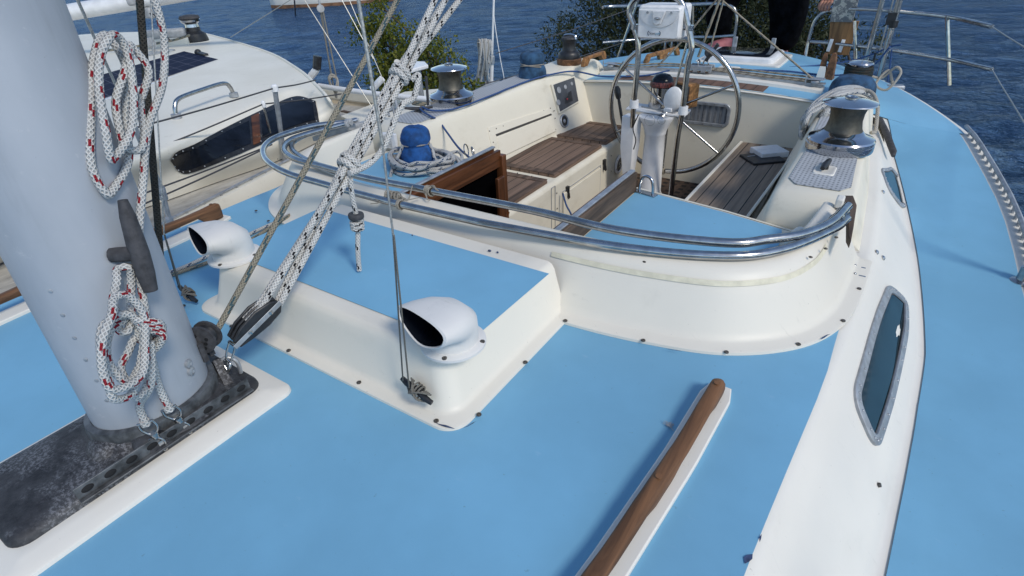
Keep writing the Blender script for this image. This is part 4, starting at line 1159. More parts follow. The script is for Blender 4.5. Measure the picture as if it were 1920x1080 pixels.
# jib sheets lying on the starboard side deck
z_ = lambda u, v, h=.012: at(u, v, z=h)
rope('jib_sheet', [z_(200,540), z_(320,510), z_(395,477), z_(470,438), z_(520,415), z_(560,392,.02)], .0066, 'r_blue', 'flecked rope lying along the blue roof behind the farther cowl vent, upper of the pair', group=None)
rope('jib_sheet', [z_(200,562), z_(320,516,.012), z_(395,490), z_(440,468), z_(505,428), z_(552,398,.02)], .0066, 'r_grey', 'grey rope lying along the blue roof behind the farther cowl vent, lower of the pair')
# ================================================================== SPRAYHOOD TUBE FRAME
fr = thing('sprayhood_frame', 'folded stainless tube frame of two bows lying round the curved white spray coaming', 'tube frame', (0,1.25,.19))
lo = [at(u, v, z=.190) for u, v in ((750,383),(860,408),(937,424),(1160,463),(1356,480),(1467,468),(1560,431),(1588,410))]
lo = [at(654,229,z=.215), at(590,236,z=.23), at(525,255,z=.235), at(498,272,z=.235), at(494,290,z=.23), at(508,308,z=.225), at(545,327,z=.215), at(600,343,z=.203), at(668,362,z=.195)]+lo
upb = [at(u, v, z=.207) for u, v in ((600,311),(683,333),(800,356),(996,394),(1158,432),(1356,455),(1440,449),(1508,438),(1560,416),(1590,386))]
upb = [at(648,232,z=.212), at(570,253,z=.210), at(540,266,z=.21), at(533,283,z=.21), at(555,299,z=.208)]+upb
mb = MB(); mb.tube(crv(lo, 8), .0122, 14); mb.build('lower_bow', M['steel'], fr, 70)
mb = MB(); mb.tube(crv(upb, 8), .0125, 14); mb.build('upper_bow', M['steel'], fr, 70)
ib = [at(660,228,z=.205)+V((0,.03,-.0)), at(600,243,z=.198), at(555,262,z=.196), at(548,280,z=.194), at(575,300,z=.192), at(640,326,z=.19)]
mb = MB(); mb.tube(crv(ib, 8), .0115, 12); mb.build('inner_bow', M['steel'], fr, 70)
mb = MB()
for q in (lo[0], upb[0]): mb.lathe([(.016,-.016),(.016,.016)], q, (.9,.3,0), 12)
q = at(660,226,z=.19); mb.box(q+V((.01,.0,-.012)), (.03,.05,.045))
mb.build('hinge_bracket', M['greyp'], fr, bevel=.003)
q = at(1592,390,z=.195)
mb = MB(); mb.lathe([(.0155,-.05),(.0155,.02)], at(1578,402,z=.198), (.25,.95,0), 14); mb.tube([at(1572,412,z=.2), at(1578,398,z=.2)], .016, 12)
mb.build('end_clamp', M['steel'], fr, 60)
mb = MB(); mb.box(at(1575,378,z=.185), (.022,.045,.03)); mb.build('end_bracket', M['gelw'], fr, bevel=.005)
# scruffy lashings on the bows
def lashing(name, c, label, spread, n):
    mb = MB(); pts = []
    for i in range(n): pts.append(V(c)+V((random.uniform(-1,1)*spread[0], random.uniform(-1,1)*spread[1], random.uniform(-.3,1)*spread[2])))
    mb.tube(crv(pts, 5), .0024, 6); return mb
c = at(738, 370, z=.197)
mb = lashing('lashing', c, '', (.040,.018,.016), 26)
for k in range(5): mb.torus(c+V((-.03+.014*k,0,.004)), .014, .0025, (1,.3,0), 14, 6)
for k in range(3): mb.torus(at(749,383,z=.190)+V((.004*k,0,0)), .0152, .0024, (1,-.05,.1), 16, 6)
mb.tube(crv([c+V((-.03,-.01,0)), c+V((-.07,-.03,.0)), at(712,379,z=.192), at(695,382,z=.186)], 6), .0018, 6)
mb.tube(crv([c+V((.03,0,.01)), at(765,375,z=.20), at(772,352,z=.215), at(775,347,z=.21)], 6), .0024, 6); mb.tube(crv([c+V((.03,-.01,0)), at(768,374,z=.196), at(787,370,z=.19)], 6), .0018, 6)
o = mb.build('lashing', M['r_cream'], None, 70); tag(o, 'tangled bundle of cream cord tied to the tube frame below the blue winch cover', 'cord lashing')
c = at(806, 358, z=.207); mb = MB()
for k in range(4): mb.torus(c+V((-.012+.007*k,0,0)), .0158, .0026, (1,-.08*k,.1), 16, 6)
mb.tube(crv([c+V((.0,0,.016)), c+V((.02,.0,.022)), c+V((.035,-.004,.012)), at(835,362,z=.205)], 6), .0024, 6); mb.tube(crv([c+V((-.01,-.012,0)), at(801,373,z=.19), at(806,375,z=.185)], 5), .0024, 6)
o = mb.build('lashing', M['r_cream'], None, 70); tag(o, 'small cream cord knot round the upper tube beside the hatch', 'cord lashing')

# ================================================================== WINCHES
def winch(c, s, label, group=None, top=True):
    c = V(c); root = thing('winch', label, 'winch', c, group)
    P = lambda pr: [(r*s, z*s) for r, z in pr]
    mb = MB(); mb.lathe(P([(.138,0),(.140,.006),(.140,.030),(.137,.032),(.137,.036),(.1395,.038),(.1395,.047),(.134,.054)]), c, seg=48); mb.build('base', M['chrome'], root, 30)
    mb = MB(); mb.lathe(P([(.134,.054),(.116,.061),(.094,.071),(.080,.086)]), c, seg=48); mb.build('skirt', M['chrome'], root, 50)
    mb = MB(); mb.lathe(P([(.082,.080),(.073,.098),(.067,.130),(.068,.162),(.076,.190),(.080,.197)]), c, seg=48); mb.build('drum', M['drum'], root, 50)
    mb = MB(); mb.lathe(P([(.078,.197),(.108,.201),(.112,.204),(.110,.208),(.07,.219),(.03,.224),(.0,.225)]), c, seg=48); cap = mb.build('cap', M['chrome'], root, 40)
    mb = MB(); mb.lathe(P([(.026,.222),(.026,.230),(.019,.234),(.017,.228),(0,.226)]), c, seg=24); mb.build('handle_socket', M['steel'], cap, 40)
    return root
WS = winch((-.962,2.46,.155), .89, 'big chrome self standing winch on the far coaming, beside the white table', 'chrome primary winches')
WP = winch((.965,2.49,.156), .86, 'big chrome winch with a blue sky reflection, on the near coaming at the right', 'chrome primary winches')
def covered(c, prof, mat, label, tie=None, tiemat=None, sx=1.0, wob=.006):
    c = V(c); root = thing('covered_winch', label, 'winch cover', c)
    seg = 40; mb = MB(); rings = []
    fine = [(p.x, p.y) for p in crv([V((a, b, 0)) for a, b in prof], 4)]
    for i, (r, z) in enumerate(fine):
        ring = []
        for k in range(seg):
            a = 2*PI*k/seg
            nn = noise.noise(V((math.cos(a)*1.6, math.sin(a)*1.6, z*16+c.x*7)))*wob+(.5-abs(noise.noise(V((math.cos(a)*2.6+z*9, math.sin(a)*2.6, z*20+c.y*3)))))*wob*.7
            rr_ = max(.001, r+nn*min(1, r/.03)); ring.append(c+V((rr_*math.cos(a)*sx, rr_*math.sin(a), z+.4*nn)))
        rings.append(ring)
    mb.loft(rings, True, False, True); cv = mb.build('canvas_cover', M[mat], root, 70)
    if tie:
        mb = MB()
        for z, r, tilt in tie: mb.torus(c+V((0,0,z)), r, .0032, (tilt, .1, 1), 36, 6)
        mb.build('tie_cord', M[tiemat or 'r_cream'], root)
    return root
covered((-.665,1.82,.055), [(.076,0),(.078,.02),(.073,.05),(.065,.075),(.060,.086),(.064,.098),(.060,.125),(.052,.150),(.038,.163),(.015,.166),(.0,.166)], 'bluefab', 'bright blue canvas winch cover standing inside a rope coil beside the hatch', [(.087,.0625,-.1)], 'r_cream', 1.0, .011)
covered((-.865,3.16,.17), [(.085,0),(.086,.03),(.078,.055),(.069,.076),(.074,.092),(.076,.115),(.068,.135),(.05,.147),(.0,.15)], 'navyfab', 'faded navy canvas winch cover on the far coaming, tied with white cord, against the water', [(.072,.073,.12),(.069,.074,-.1)], 'r_cream')
covered((.905,3.45,.165), [(.108,0),(.108,.015),(.100,.045),(.086,.065),(.070,.076),(.04,.082),(.0,.084)], 'navyfab', 'low blue canvas winch cover on the near coaming, draped with white rope', None)
# dark winch on wooden block, far coaming
c = V((-.80,3.53,.20)); root = thing('winch', 'black drum winch with a steel lever on a wooden pad, far coaming near the stern', 'winch', c)
mb = MB(); mb.lathe([(.082,-.012),(.084,.022),(.08,.026)], c, seg=28); mb.build('wooden_pad', M['teak'], root)
mb = MB(); mb.lathe([(.074,.026),(.074,.05),(.066,.065),(.050,.075),(.044,.095),(.044,.125),(.052,.140),(.054,.146)], c, seg=32); mb.build('drum', M['black'], root)
mb = MB(); mb.lathe([(.054,.146),(.050,.156),(.03,.160),(0,.161)], c, seg=28); mb.build('cap', M['rubber'], root)
mb = MB(); mb.tube(crv([c+V((-.04,.0,.165)), c+V((.0,0,.172)), c+V((.045,-.01,.168)), c+V((.055,-.015,.145))], 5), .007, 8); mb.build('lever', M['chrome'], root)
# white mouldings that carry the aft winches
# self tailing winch with dark rope turns, near quarter
c = V((.892,3.80,.145)); root = thing('winch', 'small steel winch wrapped in dark rope turns, farthest winch on the near side', 'winch', c)
mb = MB(); mb.lathe([(.062,-.08),(.062,.03),(.055,.04)], c, seg=28); mb.build('base', M['alu'], root)
mb = MB()
for k in range(4): mb.torus(c+V((0,0,.045+.013*k)), .064+.002*random.uniform(-1,1), .0078, (.04,-.03,1), 28, 8)
mb.build('rope_turns', M['r_dark'], root)
mb = MB(); mb.lathe([(.055,.03),(.055,.10),(.066,.102),(.060,.110),(.02,.118),(0,.119)], c, seg=28); mb.build('drum', M['chrome'], root)
# loop of cream rope tail beside it
rope('sheet_tail', [c+V((.06,.0,.04)), c+V((.12,.03,.03)), c+V((.17,.02,.09)), c+V((.20,.0,.06)), c+V((.16,-.03,-.02)), c+V((.10,.0,.0)), c+V((.14,.03,.07)), c+V((.18,.01,.0))], .0065, 'r_cream', 'hank of cream rope hanging on the guard rail post by the farthest near side winch')

# ------------------------------------------------------------------ rope coils
root = thing('rope_coil', 'coil of white rope with blue flecks heaped round the bright blue winch cover', 'rope coil', (-.66,1.82,.06))
base = V((-.66,1.80,.054))
for k in range(9):
    ra, rb = random.uniform(.125,.19), random.uniform(.10,.135); ph = random.uniform(0, 2*PI); ox, oy = random.uniform(-.01,.035), random.uniform(-.03,.0)
    pts = []
    for i in range(12):
        a = 2*PI*i/12; pts.append(base+V((ox+.04+ra*math.cos(a), oy+rb*math.sin(a), .010+.0055*k*random.uniform(.7,1.2)+.010*math.sin(a*2+ph)+random.uniform(0,.004))))
    mb = MB(); mb.tube(crv(pts, 6, True), .0078, 10, closed=True); mb.build('turn', M['r_blue'], root, 70)
for pts in ([at(756,272,z=.15), at(748,290,z=.11), at(738,310,z=.075), at(732,330,z=.06)], [at(806,270,z=.14), at(812,285,z=.11), at(818,300,z=.085), at(846,312,z=.07)], [at(845,312,z=.075), at(842,290,z=.085), at(860,285,z=.08), at(866,298,z=.07), at(850,318,z=.065)]):
    mb = MB(); mb.tube(crv(pts, 6), .0075, 10); mb.build('turn', M['r_blue'], root, 70)
root = thing('sheet_coil', 'thick bundle of white flecked rope draped over the near coaming behind the chrome winch', 'rope coil', (.9,2.9,.17))
for k in range(13):
    j = lambda s=.012: V((random.uniform(-s, s), random.uniform(-s, s), random.uniform(-s*.5, s*.5)))
    t = k/12
    pts = [at(1635+random.uniform(-6,6), 182, z=.19)+j(), at(1608, 163+10*t, z=.225)+j(), at(1575, 167+13*t, z=.235)+j(), at(1545, 180+16*t, z=.215)+j(), at(1525-6*t, 200+12*t, z=.185)+j(), at(1510-4*t, 222+10*t, z=.14)+j()]
    lowp = at(1503+8*random.random(), 248+random.uniform(-10,14), z=.07)+j(.01)
    pts += [lowp]+[at(1522, 240, z=.09)+j(), at(1545, 215, z=.17)+j(), at(1560, 205, z=.19)+j()]
    mb = MB(); mb.tube(crv(pts, 6), .0092, 9); mb.build('turn', M['r_blue'], root, 70)
mb = MB(); mb.tube(crv([at(1600,168,z=.23), at(1632,172,z=.225), at(1645,195,z=.19), at(1644,225,z=.13), at(1641,246,z=.09), at(1633,249,z=.085)], 8), .0085, 10); mb.build('turn', M['r_cream'], root, 70)

# ================================================================== CLEATS AND BLUE LINES
def horn_cleat(c, d, label, L=.075, mat='black', h=.018):
    c = V(c); d = V(d).normalized(); root = thing('horn_cleat', label, 'cleat', c); mb = MB(); z = V((0,0,1))
    mb.tube([c-d*L+z*(h+.004), c-d*L*.5+z*h, c+z*(h-.002), c+d*L*.5+z*h, c+d*L+z*(h+.004)], [.006,.009,.010,.009,.006], 8)
    mb.tube([c-d*.018, c-d*.012+z*h], .008, 8); mb.tube([c+d*.018, c+d*.012+z*h], .008, 8); mb.box(c, (.05,.03,.005)); mb.build('horns', M[mat], root, 60); return root
horn_cleat((-1.0,2.225,.156), (-.45,-.3,0), 'dark grey horn cleat with a blue line on the far coaming beside the chrome winch', .075, 'rubber')
p = at(1547, 318, z=.155); root = thing('jam_cleat', 'black jam cleat in a white moulded recess on the near coaming pad', 'cleat', p)
mb = MB(); mb.tube([p+V((-.006,-.04,.016)), p+V((-.003,-.015,.022)), p+V((.0,.02,.020)), p+V((.002,.06,.016)), p+V((.004,.075,.012))], [.008,.012,.011,.009,.004], 10); mb.tube([p, p+V((0,0,.018))], .010, 10); mb.build('jaw', M['black'], root, 60)
mb = MB(); mb.loft([[(q[0]+p.x, q[1]+p.y-.01, z) for q in rrect(-.035+i, -.05+i, .035-i, .05-i, .012)] for i, z in ((0,.1555),(.002,.159),(.008,.1595),(.011,.1575))], True, False, True); mb.build('recess', M['gelw'], root)
zc = lambda y: itp(ZT, y)+.009
bl = [V((-.985,2.235,.18)), V((-.92,2.235,.168)), V((-.845,2.30,.165)), V((-.822,2.42,.166)), V((-.822,2.55,.166)), V((-.825,2.7,.166)), V((-.83,2.85,.167)), V((-.80,3.05,.178)), V((-.765,3.2,.18)), V((-.70,3.40,.17)), V((-.60,3.58,.115)), V((-.48,3.60,.115)), V((-.30,3.66,.125)), V((-.15,3.80,.145)), V((.0,3.93,.125)), V((.15,4.02,.125)), V((.45,4.15,.115)), V((.75,4.2,.10)), V((.93,4.18,.17)), V((1.0,4.05,.30))]
rope('control_line', bl, .0052, 'bluerope', 'long blue line running from the far cleat along the coaming and across the aft deck', 'line', n=8)
bl = [V((-.985,2.22,.175)), V((-.935,2.19,.168)), V((-.88,2.165,.166)), V((-.845,2.15,.163)), at(822,226,z=.13), at(838,248,z=.09), at(858,275,z=.065), at(876,292,z=.058), at(885,298,z=.07)]
rope('control_line', bl, .0052, 'bluerope', 'short blue line dropping from the far cleat down to the hatch side', 'line')
q = at(878, 290, z=.065)
mb = MB(); mb.torus(q+V((-.01,0,.02)), .028, .003, (.9,.35,.2), 20, 8); mb.torus(q+V((.02,.01,.015)), .022, .003, (.6,.75,.1), 20, 8); o = mb.build('deck_ring', M['steel'], None); tag(o, 'pair of thin steel rings where the short blue line ends beside the hatch slide', 'deck ring')
bl = [at(1055,362,x=-.27), at(1062,385,x=-.24), at(1072,405,x=-.21), at(1080,440,x=-.2)]
rope('hanging_line', bl, .005, 'bluerope', 'dark blue line hanging inside the cockpit below the seat latch', 'line')
# padeye on the bridge deck
c = at(1211, 362, z=.057); root = thing('padeye', 'stainless U shaped padeye standing on the worn blue bridge deck', 'padeye', c); d = V((.97,-.2,0)).normalized()
mb = MB(); mb.bar(c-d*.046, c+d*.046, .030, .005); mb.build('base_plate', M['steel'], root, bevel=.002)
mb = MB(); mb.tube(crv([c-d*.030, c-d*.029+V((0,0,.03)), c-d*.02+V((0,0,.058)), c+V((0,0,.068)), c+d*.02+V((0,0,.058)), c+d*.029+V((0,0,.03)), c+d*.030], 5), .0058, 10); mb.build('bow', M['chrome'], root, 70)
# box and black case on the port seat
c = at(1442, 285, z=SZ+.03); mb = MB(); mb.box(c, (.16,.13,.035), Matrix.Rotation(R(42), 3, 'Z')); o = mb.build('box', M['white'], None, bevel=.004); tag(o, 'small white box lying on a black case on the teak seat', 'box')
c = at(1430, 297, z=SZ+.018); mb = MB(); mb.box(c, (.19,.16,.014), Matrix.Rotation(R(42), 3, 'Z')); o = mb.build('case', M['black'], None, bevel=.004); tag(o, 'flat black case on the teak cockpit seat under a white box', 'case')
mb = MB(); mb.box(c+V((-.06,-.01,.0078)), (.05,.008,.002), Matrix.Rotation(R(50), 3, 'Z')); mb.build('clasp', M['alu'], o)

# ================================================================== STEERING PEDESTAL, WHEEL, GUARD
ped = thing('steering_pedestal', 'white binnacle pedestal with compass, stainless guard, display pod and large steering wheel', 'steering pedestal', (0,3.12,-.49))
mb = MB(); mb.lathe([(.085,-.495),(.080,-.47),(.066,-.44),(.060,-.20),(.058,-.09),(.062,-.085),(.062,-.075),(.066,-.06),(.082,-.02),(.098,.005),(.100,.018)], (-.02,3.15,0), seg=36); mb.build('column', M['whitep'], ped, 40)
pl = [at(1173,203,z=.035), at(1283,217,z=.035), at(1296,205,z=.035), at(1187,192,z=.035)]
mb = MB(); mb.loft([[p-V((0,0,.012)) for p in pl], pl], True, True, True); mb.build('plate', M['whitep'], ped, bevel=.003)
mb = MB(); q = V((.0,3.20,.037)); q = at(1232, 203, z=.037); q.y += .05
CX0 = q
mb.lathe([(.070,0),(.070,.115),(.066,.118)], q, seg=36); mb.build('compass_bowl', M['steel'], ped)
mb = MB(); mb.lathe([(.068,.116),(.067,.135),(.058,.160),(.040,.178),(.018,.186),(0,.187)], q, seg=32); dm = mb.build('compass_dome', M['glassd'], ped)
mb = MB(); mb.lathe([(.0705,.119),(.0700,.136),(.066,.146),(.0655,.119)], q, seg=32); mb.build('compass_card', M['card'], dm)
q = at(1262, 186, y=3.10); mb = MB(); mb.ell(q, (.052,.022,.068), Matrix.Rotation(R(12), 3, 'Y'), 24, 16); hn = mb.build('horn_cover', M['white'], ped)
mb = MB(); mb.box(at(1253, 206, y=3.09), (.045,.03,.022)); mb.build('horn_foot', M['white'], hn, bevel=.004)
q = at(1284, 178, y=3.25); mb = MB(); mb.box(q, (.10,.06,.115), Matrix.Rotation(R(-25), 3, 'Z')); wb = mb.build('instrument_box', M['black'], ped, bevel=.006)
mb = MB(); mb.box(q+V((.048,-.008,0)), (.016,.075,.125), Matrix.Rotation(R(-25), 3, 'Z')); mb.box(q+V((-.0,.0,.064)), (.105,.07,.012), Matrix.Rotation(R(-25), 3, 'Z')); mb.build('wooden_case', M['teakx'], wb, bevel=.003)
q = at(1183, 255, y=3.08); mb = MB(); mb.loft([[(q.x+a, q.y+b, z) for a, b in ((-.052,-.03),(.030,-.035),(.045,.035),(-.045,.045))] for z in (.022, -.10, -.16)]+[[(q.x+a*.7, q.y+b, -.33) for a, b in ((-.045,-.02),(.030,-.025),(.04,.03),(-.04,.035))]], True, True, True); mb.build('motor_housing', M['whitep'], ped, 25, bevel=.004)
mb = MB(); mb.tube(crv([at(1197,215,y=3.02), at(1187,240,y=3.02), at(1192,262,y=3.02), at(1188,280,y=3.02)], 6), .0035, 6); mb.build('cable', M['black'], ped)
mb = MB(); a, b = at(1168, 235, y=3.1), at(1160, 185, y=3.1); mb.tube([a+(a-b)*.5, a, b], .009, 8); mb.tube([b, b+(b-a)*.10, b+(b-a)*.32, b+(b-a)*.46], [.012,.017,.019,.010], 12); mb.build('throttle_lever', M['black'], ped, 60)
mb = MB(); c = at(1222,212,y=3.08); mb.tube([at(1203,200,z=.05), at(1262,212,z=.05)], .004, 6); mb.torus(at(1218,226,y=3.04), .030, .0012, (0,1,.1), 22, 5); mb.torus(at(1240,226,y=3.04), .022, .0012, (0,1,.1), 22, 5); mb.build('safety_wire', M['wire'], ped)
# guard: two bent stainless legs joined over the pod
Yg = 3.03
L_ = [at(1178,330,y=Yg+.12), at(1182,300,y=Yg+.1), at(1188,200,y=Yg), at(1197,95,y=Yg), at(1188,48,y=Yg), at(1180,25,y=Yg), at(1186,5,y=Yg), at(1203,-8,y=Yg), at(1240,-14,y=Yg), at(1262,-8,y=Yg), at(1279,8,y=Yg), at(1288,40,y=Yg), at(1297,88,y=Yg), at(1290,120,y=Yg), at(1280,205,y=Yg), at(1270,262,y=Yg+.02), at(1257,372,y=Yg+.1)]
L_ = [at(1176,380,y=Yg+.2)]+L_+[at(1250,420,y=Yg+.16)]
mb = MB(); mb.tube(crv(L_, 7), .0150, 14); mb.build('guard_tube', M['steel'], ped, 70)
mb = MB()
for u, v in ((1190,50),(1293,52)):
    q = at(u, v, y=Yg); mb.lathe([(.021,-.012),(.021,.012)], q, (.05,0,1), 14); mb.tube([q, q+V((.028 if u < 1240 else -.028,-.0,-.004))], .009, 8)
mb.build('pod_clamp', M['steel'], ped)
mb = MB()
for u, v in ((1189,195),(1281,207)):
    mb = MB(); mb.lathe([(.026,-.02),(.024,.022)], at(u, v, y=Yg), (0,0,1), 16); mb.build('guard_socket', M['whitep'], ped)
# display pod seen from its back
c00, c10, c01, c11 = at(1199,8,y=Yg-.01), at(1283,10,y=Yg-.01), at(1199,71,y=Yg-.01), at(1277,75,y=Yg-.01)
pc = (c00+c10+c01+c11)/4; hw_ = (c10-c00).length/2; hh = (c00-c01).length/2
pod = []
mb = MB()
def podring(k, y, dz=0, b=.016): return [(pc.x+(p[0]), y, pc.z+dz+p[1]) for p in rrect(-hw_*k, -hh*k, hw_*k, hh*k, b)]
mb.loft([podring(1, Yg+.10), podring(1, Yg-.01), podring(.96, Yg-.032), podring(.88, Yg-.042)], True, True, True)
pdo = mb.build('display_pod', M['white'], ped, 40)
mb = MB(); n = 14; tp = [(pc.x+hw_*.9*(2*i/n-1), Yg-.050, pc.z+hh*.72) for i in range(n+1)]; bt = [(pc.x+hw_*.9*(2*i/n-1), Yg-.047, pc.z+hh*.72-(hh*.95)*(max(0, 1-(2*i/n-1)**2))**.5-.002) for i in range(n+1)]
mb.loft([tp, bt], False); mb.loft([tp, [(p[0], Yg-.036, p[2]+.004) for p in tp]], False); mb.loft([bt, [(p[0]*1, Yg-.036, p[2]-.004) for p in bt]], False); mb.build('pod_panel', M['white'], pdo, 30)
mb = MB(); mb.loft([[(pc.x-.032, Yg-.052, pc.z+hh*.70),(pc.x+.040, Yg-.052, pc.z+hh*.70),(pc.x+.016, Yg-.052, pc.z-hh*.05),(pc.x-.008, Yg-.052, pc.z-hh*.15),(pc.x-.026, Yg-.052, pc.z+.0)], [(pc.x-.028, Yg-.059, pc.z+hh*.68),(pc.x+.034, Yg-.059, pc.z+hh*.68),(pc.x+.014, Yg-.056, pc.z-hh*.02),(pc.x-.007, Yg-.056, pc.z-hh*.1),(pc.x-.022, Yg-.057, pc.z+.002)]], True, False, True); mb.build('pod_shield', M['white'], pdo, 20)
mb = MB(); mb.ell((pc.x+.0, Yg-.060, pc.z+hh*.28), (.017,.003,.008)); lk = mb.build('pod_lock', M['greyp'], pdo)
mb = MB(); mb.ell((pc.x+.0, Yg-.063, pc.z+hh*.28), (.005,.003,.005)); mb.build('lock_button', M['chrome'], lk)
mb = MB()
for dx in (-.058, .066): mb.lathe([(.007,-.004),(.006,.004),(.003,.004),(0,.001)], (pc.x+dx, Yg-.050, pc.z+hh*.60), (0,-1,0), 12)
mb.build('pod_screw', M['alu'], pdo)
def text(s, size, loc, rot, mat, name, parent, align='CENTER'):
    cu = bpy.data.curves.new(name, 'FONT'); cu.body = s; cu.size = size; cu.align_x = align; cu.align_y = 'CENTER'; cu.extrude = .0004
    to = bpy.data.objects.new(name, cu); col.objects.link(to); dg = bpy.context.evaluated_depsgraph_get()
    me = bpy.data.meshes.new_from_object(to.evaluated_get(dg)); bpy.data.objects.remove(to); me.name = name
    me.transform(Matrix.Translation(V(loc)) @ rot.to_4x4()); me.materials.clear(); me.materials.append(M[mat])
    o = bpy.data.objects.new(name, me); col.objects.link(o); o.parent = parent
    if parent.parent is None: o.matrix_parent_inverse = Matrix.Translation(-parent.location)
    return o
RX = Matrix.Rotation(R(90), 3, 'X')
lx, lz = pc.x-.018, pc.z-hh*.62
text('Scan', .017, (lx-.006, Yg-.0445, lz), RX, 'ink', 'lettering', pdo, 'RIGHT').location = (.012,0,0)
text('pod', .017, (lx+.007, Yg-.0445, lz), RX, 'lblue', 'lettering', pdo, 'LEFT')
mb = MB()
for sg in (-1, 1): mb.tube([(lx+.0+sg*(.034-.006*(k/3)**2 if True else 0), Yg-.0435, lz+.0035*k) for k in (-3,-2,-1,0,1,2,3)], .0017, 6)
mb.build('lettering_bracket', M['ink'], pdo)
# tiny print on the starboard notice
for i, w_ in enumerate((.034,.042,.040,.042,.038,.030,.018)):
    pass
# wheel
WC, WR = V((.036,3.22,.045)), .376
ax = V((0,1,.03)).normalized()
mb = MB(); mb.torus(WC, WR, .0145, ax, 72, 14); wh = mb.build('steering_wheel', M['steel'], ped, 70)
for a in (-92, -36, 26, 82, 146, 208):
    mb = MB(); mb.tube([WC+V((0,-.03,0)), WC+V((WR*math.cos(R(a)), 0, WR*math.sin(R(a))))], .0068, 8); mb.build('spoke', M['steel'], wh, 70)
mb = MB(); mb.lathe([(.045,-.05),(.045,.01),(.02,.03),(0,.03)], WC, ax, 24); mb.build('hub', M['steel'], wh)
mb = MB(); mb.tube([WC, V((-.0,3.15,.0))], .025, 12); mb.build('shaft', M['steel'], wh)
for a, s_ in ((146,9),(-92,7)):
    c = WC+V((WR*math.cos(R(a)), 0, WR*math.sin(R(a)))); t = V((-math.sin(R(a)), 0, math.cos(R(a)))); mb = MB()
    for k in range(s_): mb.torus(c+t*(.005*(k-s_/2)), .0175, .003, t+V((random.uniform(-.2,.2),0,0)), 16, 6)
    mb.build('cord_binding', M['r_tan'], wh)
# ================================================================== AFT DECK FITTINGS
zt = lambda x, y, h=0: zdeck(x, y)+h
tread = MB()
rows = []
for i in range(25):
    x = lerp(-.45, .455, i/24); rows.append([(x, 3.56, zt(x,3.56,.010)), (x, 3.70, zt(x,3.70,.010))])
tread.loft(rows, False); tread.loft([[(r[0][0], 3.559, r[0][2]-.012) for r in rows], [r[0] for r in rows]], False)
tread.poly([rows[-1][0], rows[-1][1], (rows[-1][1][0], rows[-1][1][1], rows[-1][1][2]-.01), (rows[-1][0][0], rows[-1][0][1], rows[-1][0][2]-.01)])
tread.build('aft_tread', M['planksa'], yacht)
mb = MB(); rows = []
for i in range(25):
    x = lerp(-.66, .74, i/24); z = zt(x, 3.78)
    rows.append([(x,3.715,z+.002),(x,3.72,z+.022),(x,3.735,z+.028),(x,3.83,z+.028),(x,3.845,z+.022),(x,3.85,z+.002)])
mb.loft(rows, False); mb.poly(rows[0]); mb.poly(rows[-1]); mb.build('traveller_plinth', M['gelw'], yacht)
trv = thing('mainsheet_traveller', 'steel mainsheet traveller track with its car across the aft deck', 'traveller', (0,3.78,.13))
mb = MB(); rows = []
for i in range(25):
    x = lerp(-.655, .735, i/24); z = zt(x, 3.78)+.029
    rows.append([(x,3.765,z),(x,3.765,z+.016),(x,3.795,z+.016),(x,3.795,z)])
mb.loft(rows, False); mb.poly(rows[0]); mb.poly(rows[-1]); mb.build('track', M['alu'], trv)
cx_ = .02; cz = zt(cx_,3.78,.047)
mb = MB(); mb.box((cx_,3.745,cz+.012), (.15,.012,.040)); mb.box((cx_,3.815,cz+.012), (.15,.012,.040)); mb.box((cx_,3.78,cz+.018), (.12,.07,.012)); car = mb.build('car', M['alu'], trv, bevel=.004)
mb = MB()
for dx in (-.05, .0, .05): mb.lathe([(.011,0),(.011,.004),(.004,.006),(0,.006)], (cx_+dx,3.738,cz+.0), (0,-1,0), 12)
mb.build('car_bolt', M['steel'], car)
mb = MB(); mb.torus((cx_-.02,3.78,cz+.04), .02, .005, (1,0,.2), 18, 8); mb.torus((cx_+.025,3.78,cz+.04), .02, .005, (.4,1,0), 18, 8); mb.build('car_shackle', M['steel'], trv)
for sx_ in (-.60, .69):
    z = zt(sx_,3.78,.046); mb = MB()
    for dy in (-.02,.03): mb.lathe([(.024,0),(.024,.012)], (sx_,3.78+dy,z+.006), (0,0,1), 16)
    mb.box((sx_,3.785,z+.024), (.09,.07,.004)); mb.box((sx_+.01*(1 if sx_ > 0 else -1),3.78,z), (.09,.05,.006)); mb.tube([(sx_-.05,3.75,z),(sx_-.05,3.75,z+.045)], .004, 8)
    mb.build('end_block', M['alu'], trv, bevel=.002)
for k, (dz, dy) in enumerate(((.055,.0),(.065,.025),(.048,-.02))):
    rope('traveller_line', [V((.09,3.78+dy,cz+.01)), V((.25,3.79+dy,zt(.25,3.78,dz))), V((.45,3.785+dy,zt(.45,3.78,dz))), V((.67,3.79+dy,zt(.67,3.78,dz+.005)))], .0055, 'r_tan', ['tan line along the traveller track, middle strand','tan line along the traveller track, rear strand','tan line along the traveller track, front strand'][k], 'line', 'traveller control lines')
for k, dz in enumerate((.055,.07)):
    rope('traveller_line', [V((-.05,3.79,cz+.015+.01*k)), V((-.25,3.80,zt(-.25,3.8,dz))), V((-.42,3.79,zt(-.42,3.8,dz-.01))), V((-.58,3.79,zt(-.58,3.8,dz)))], .0055, 'r_tan', ['tan line on the far half of the traveller, lower','tan line on the far half of the traveller, upper'][k], 'line', 'traveller control lines')
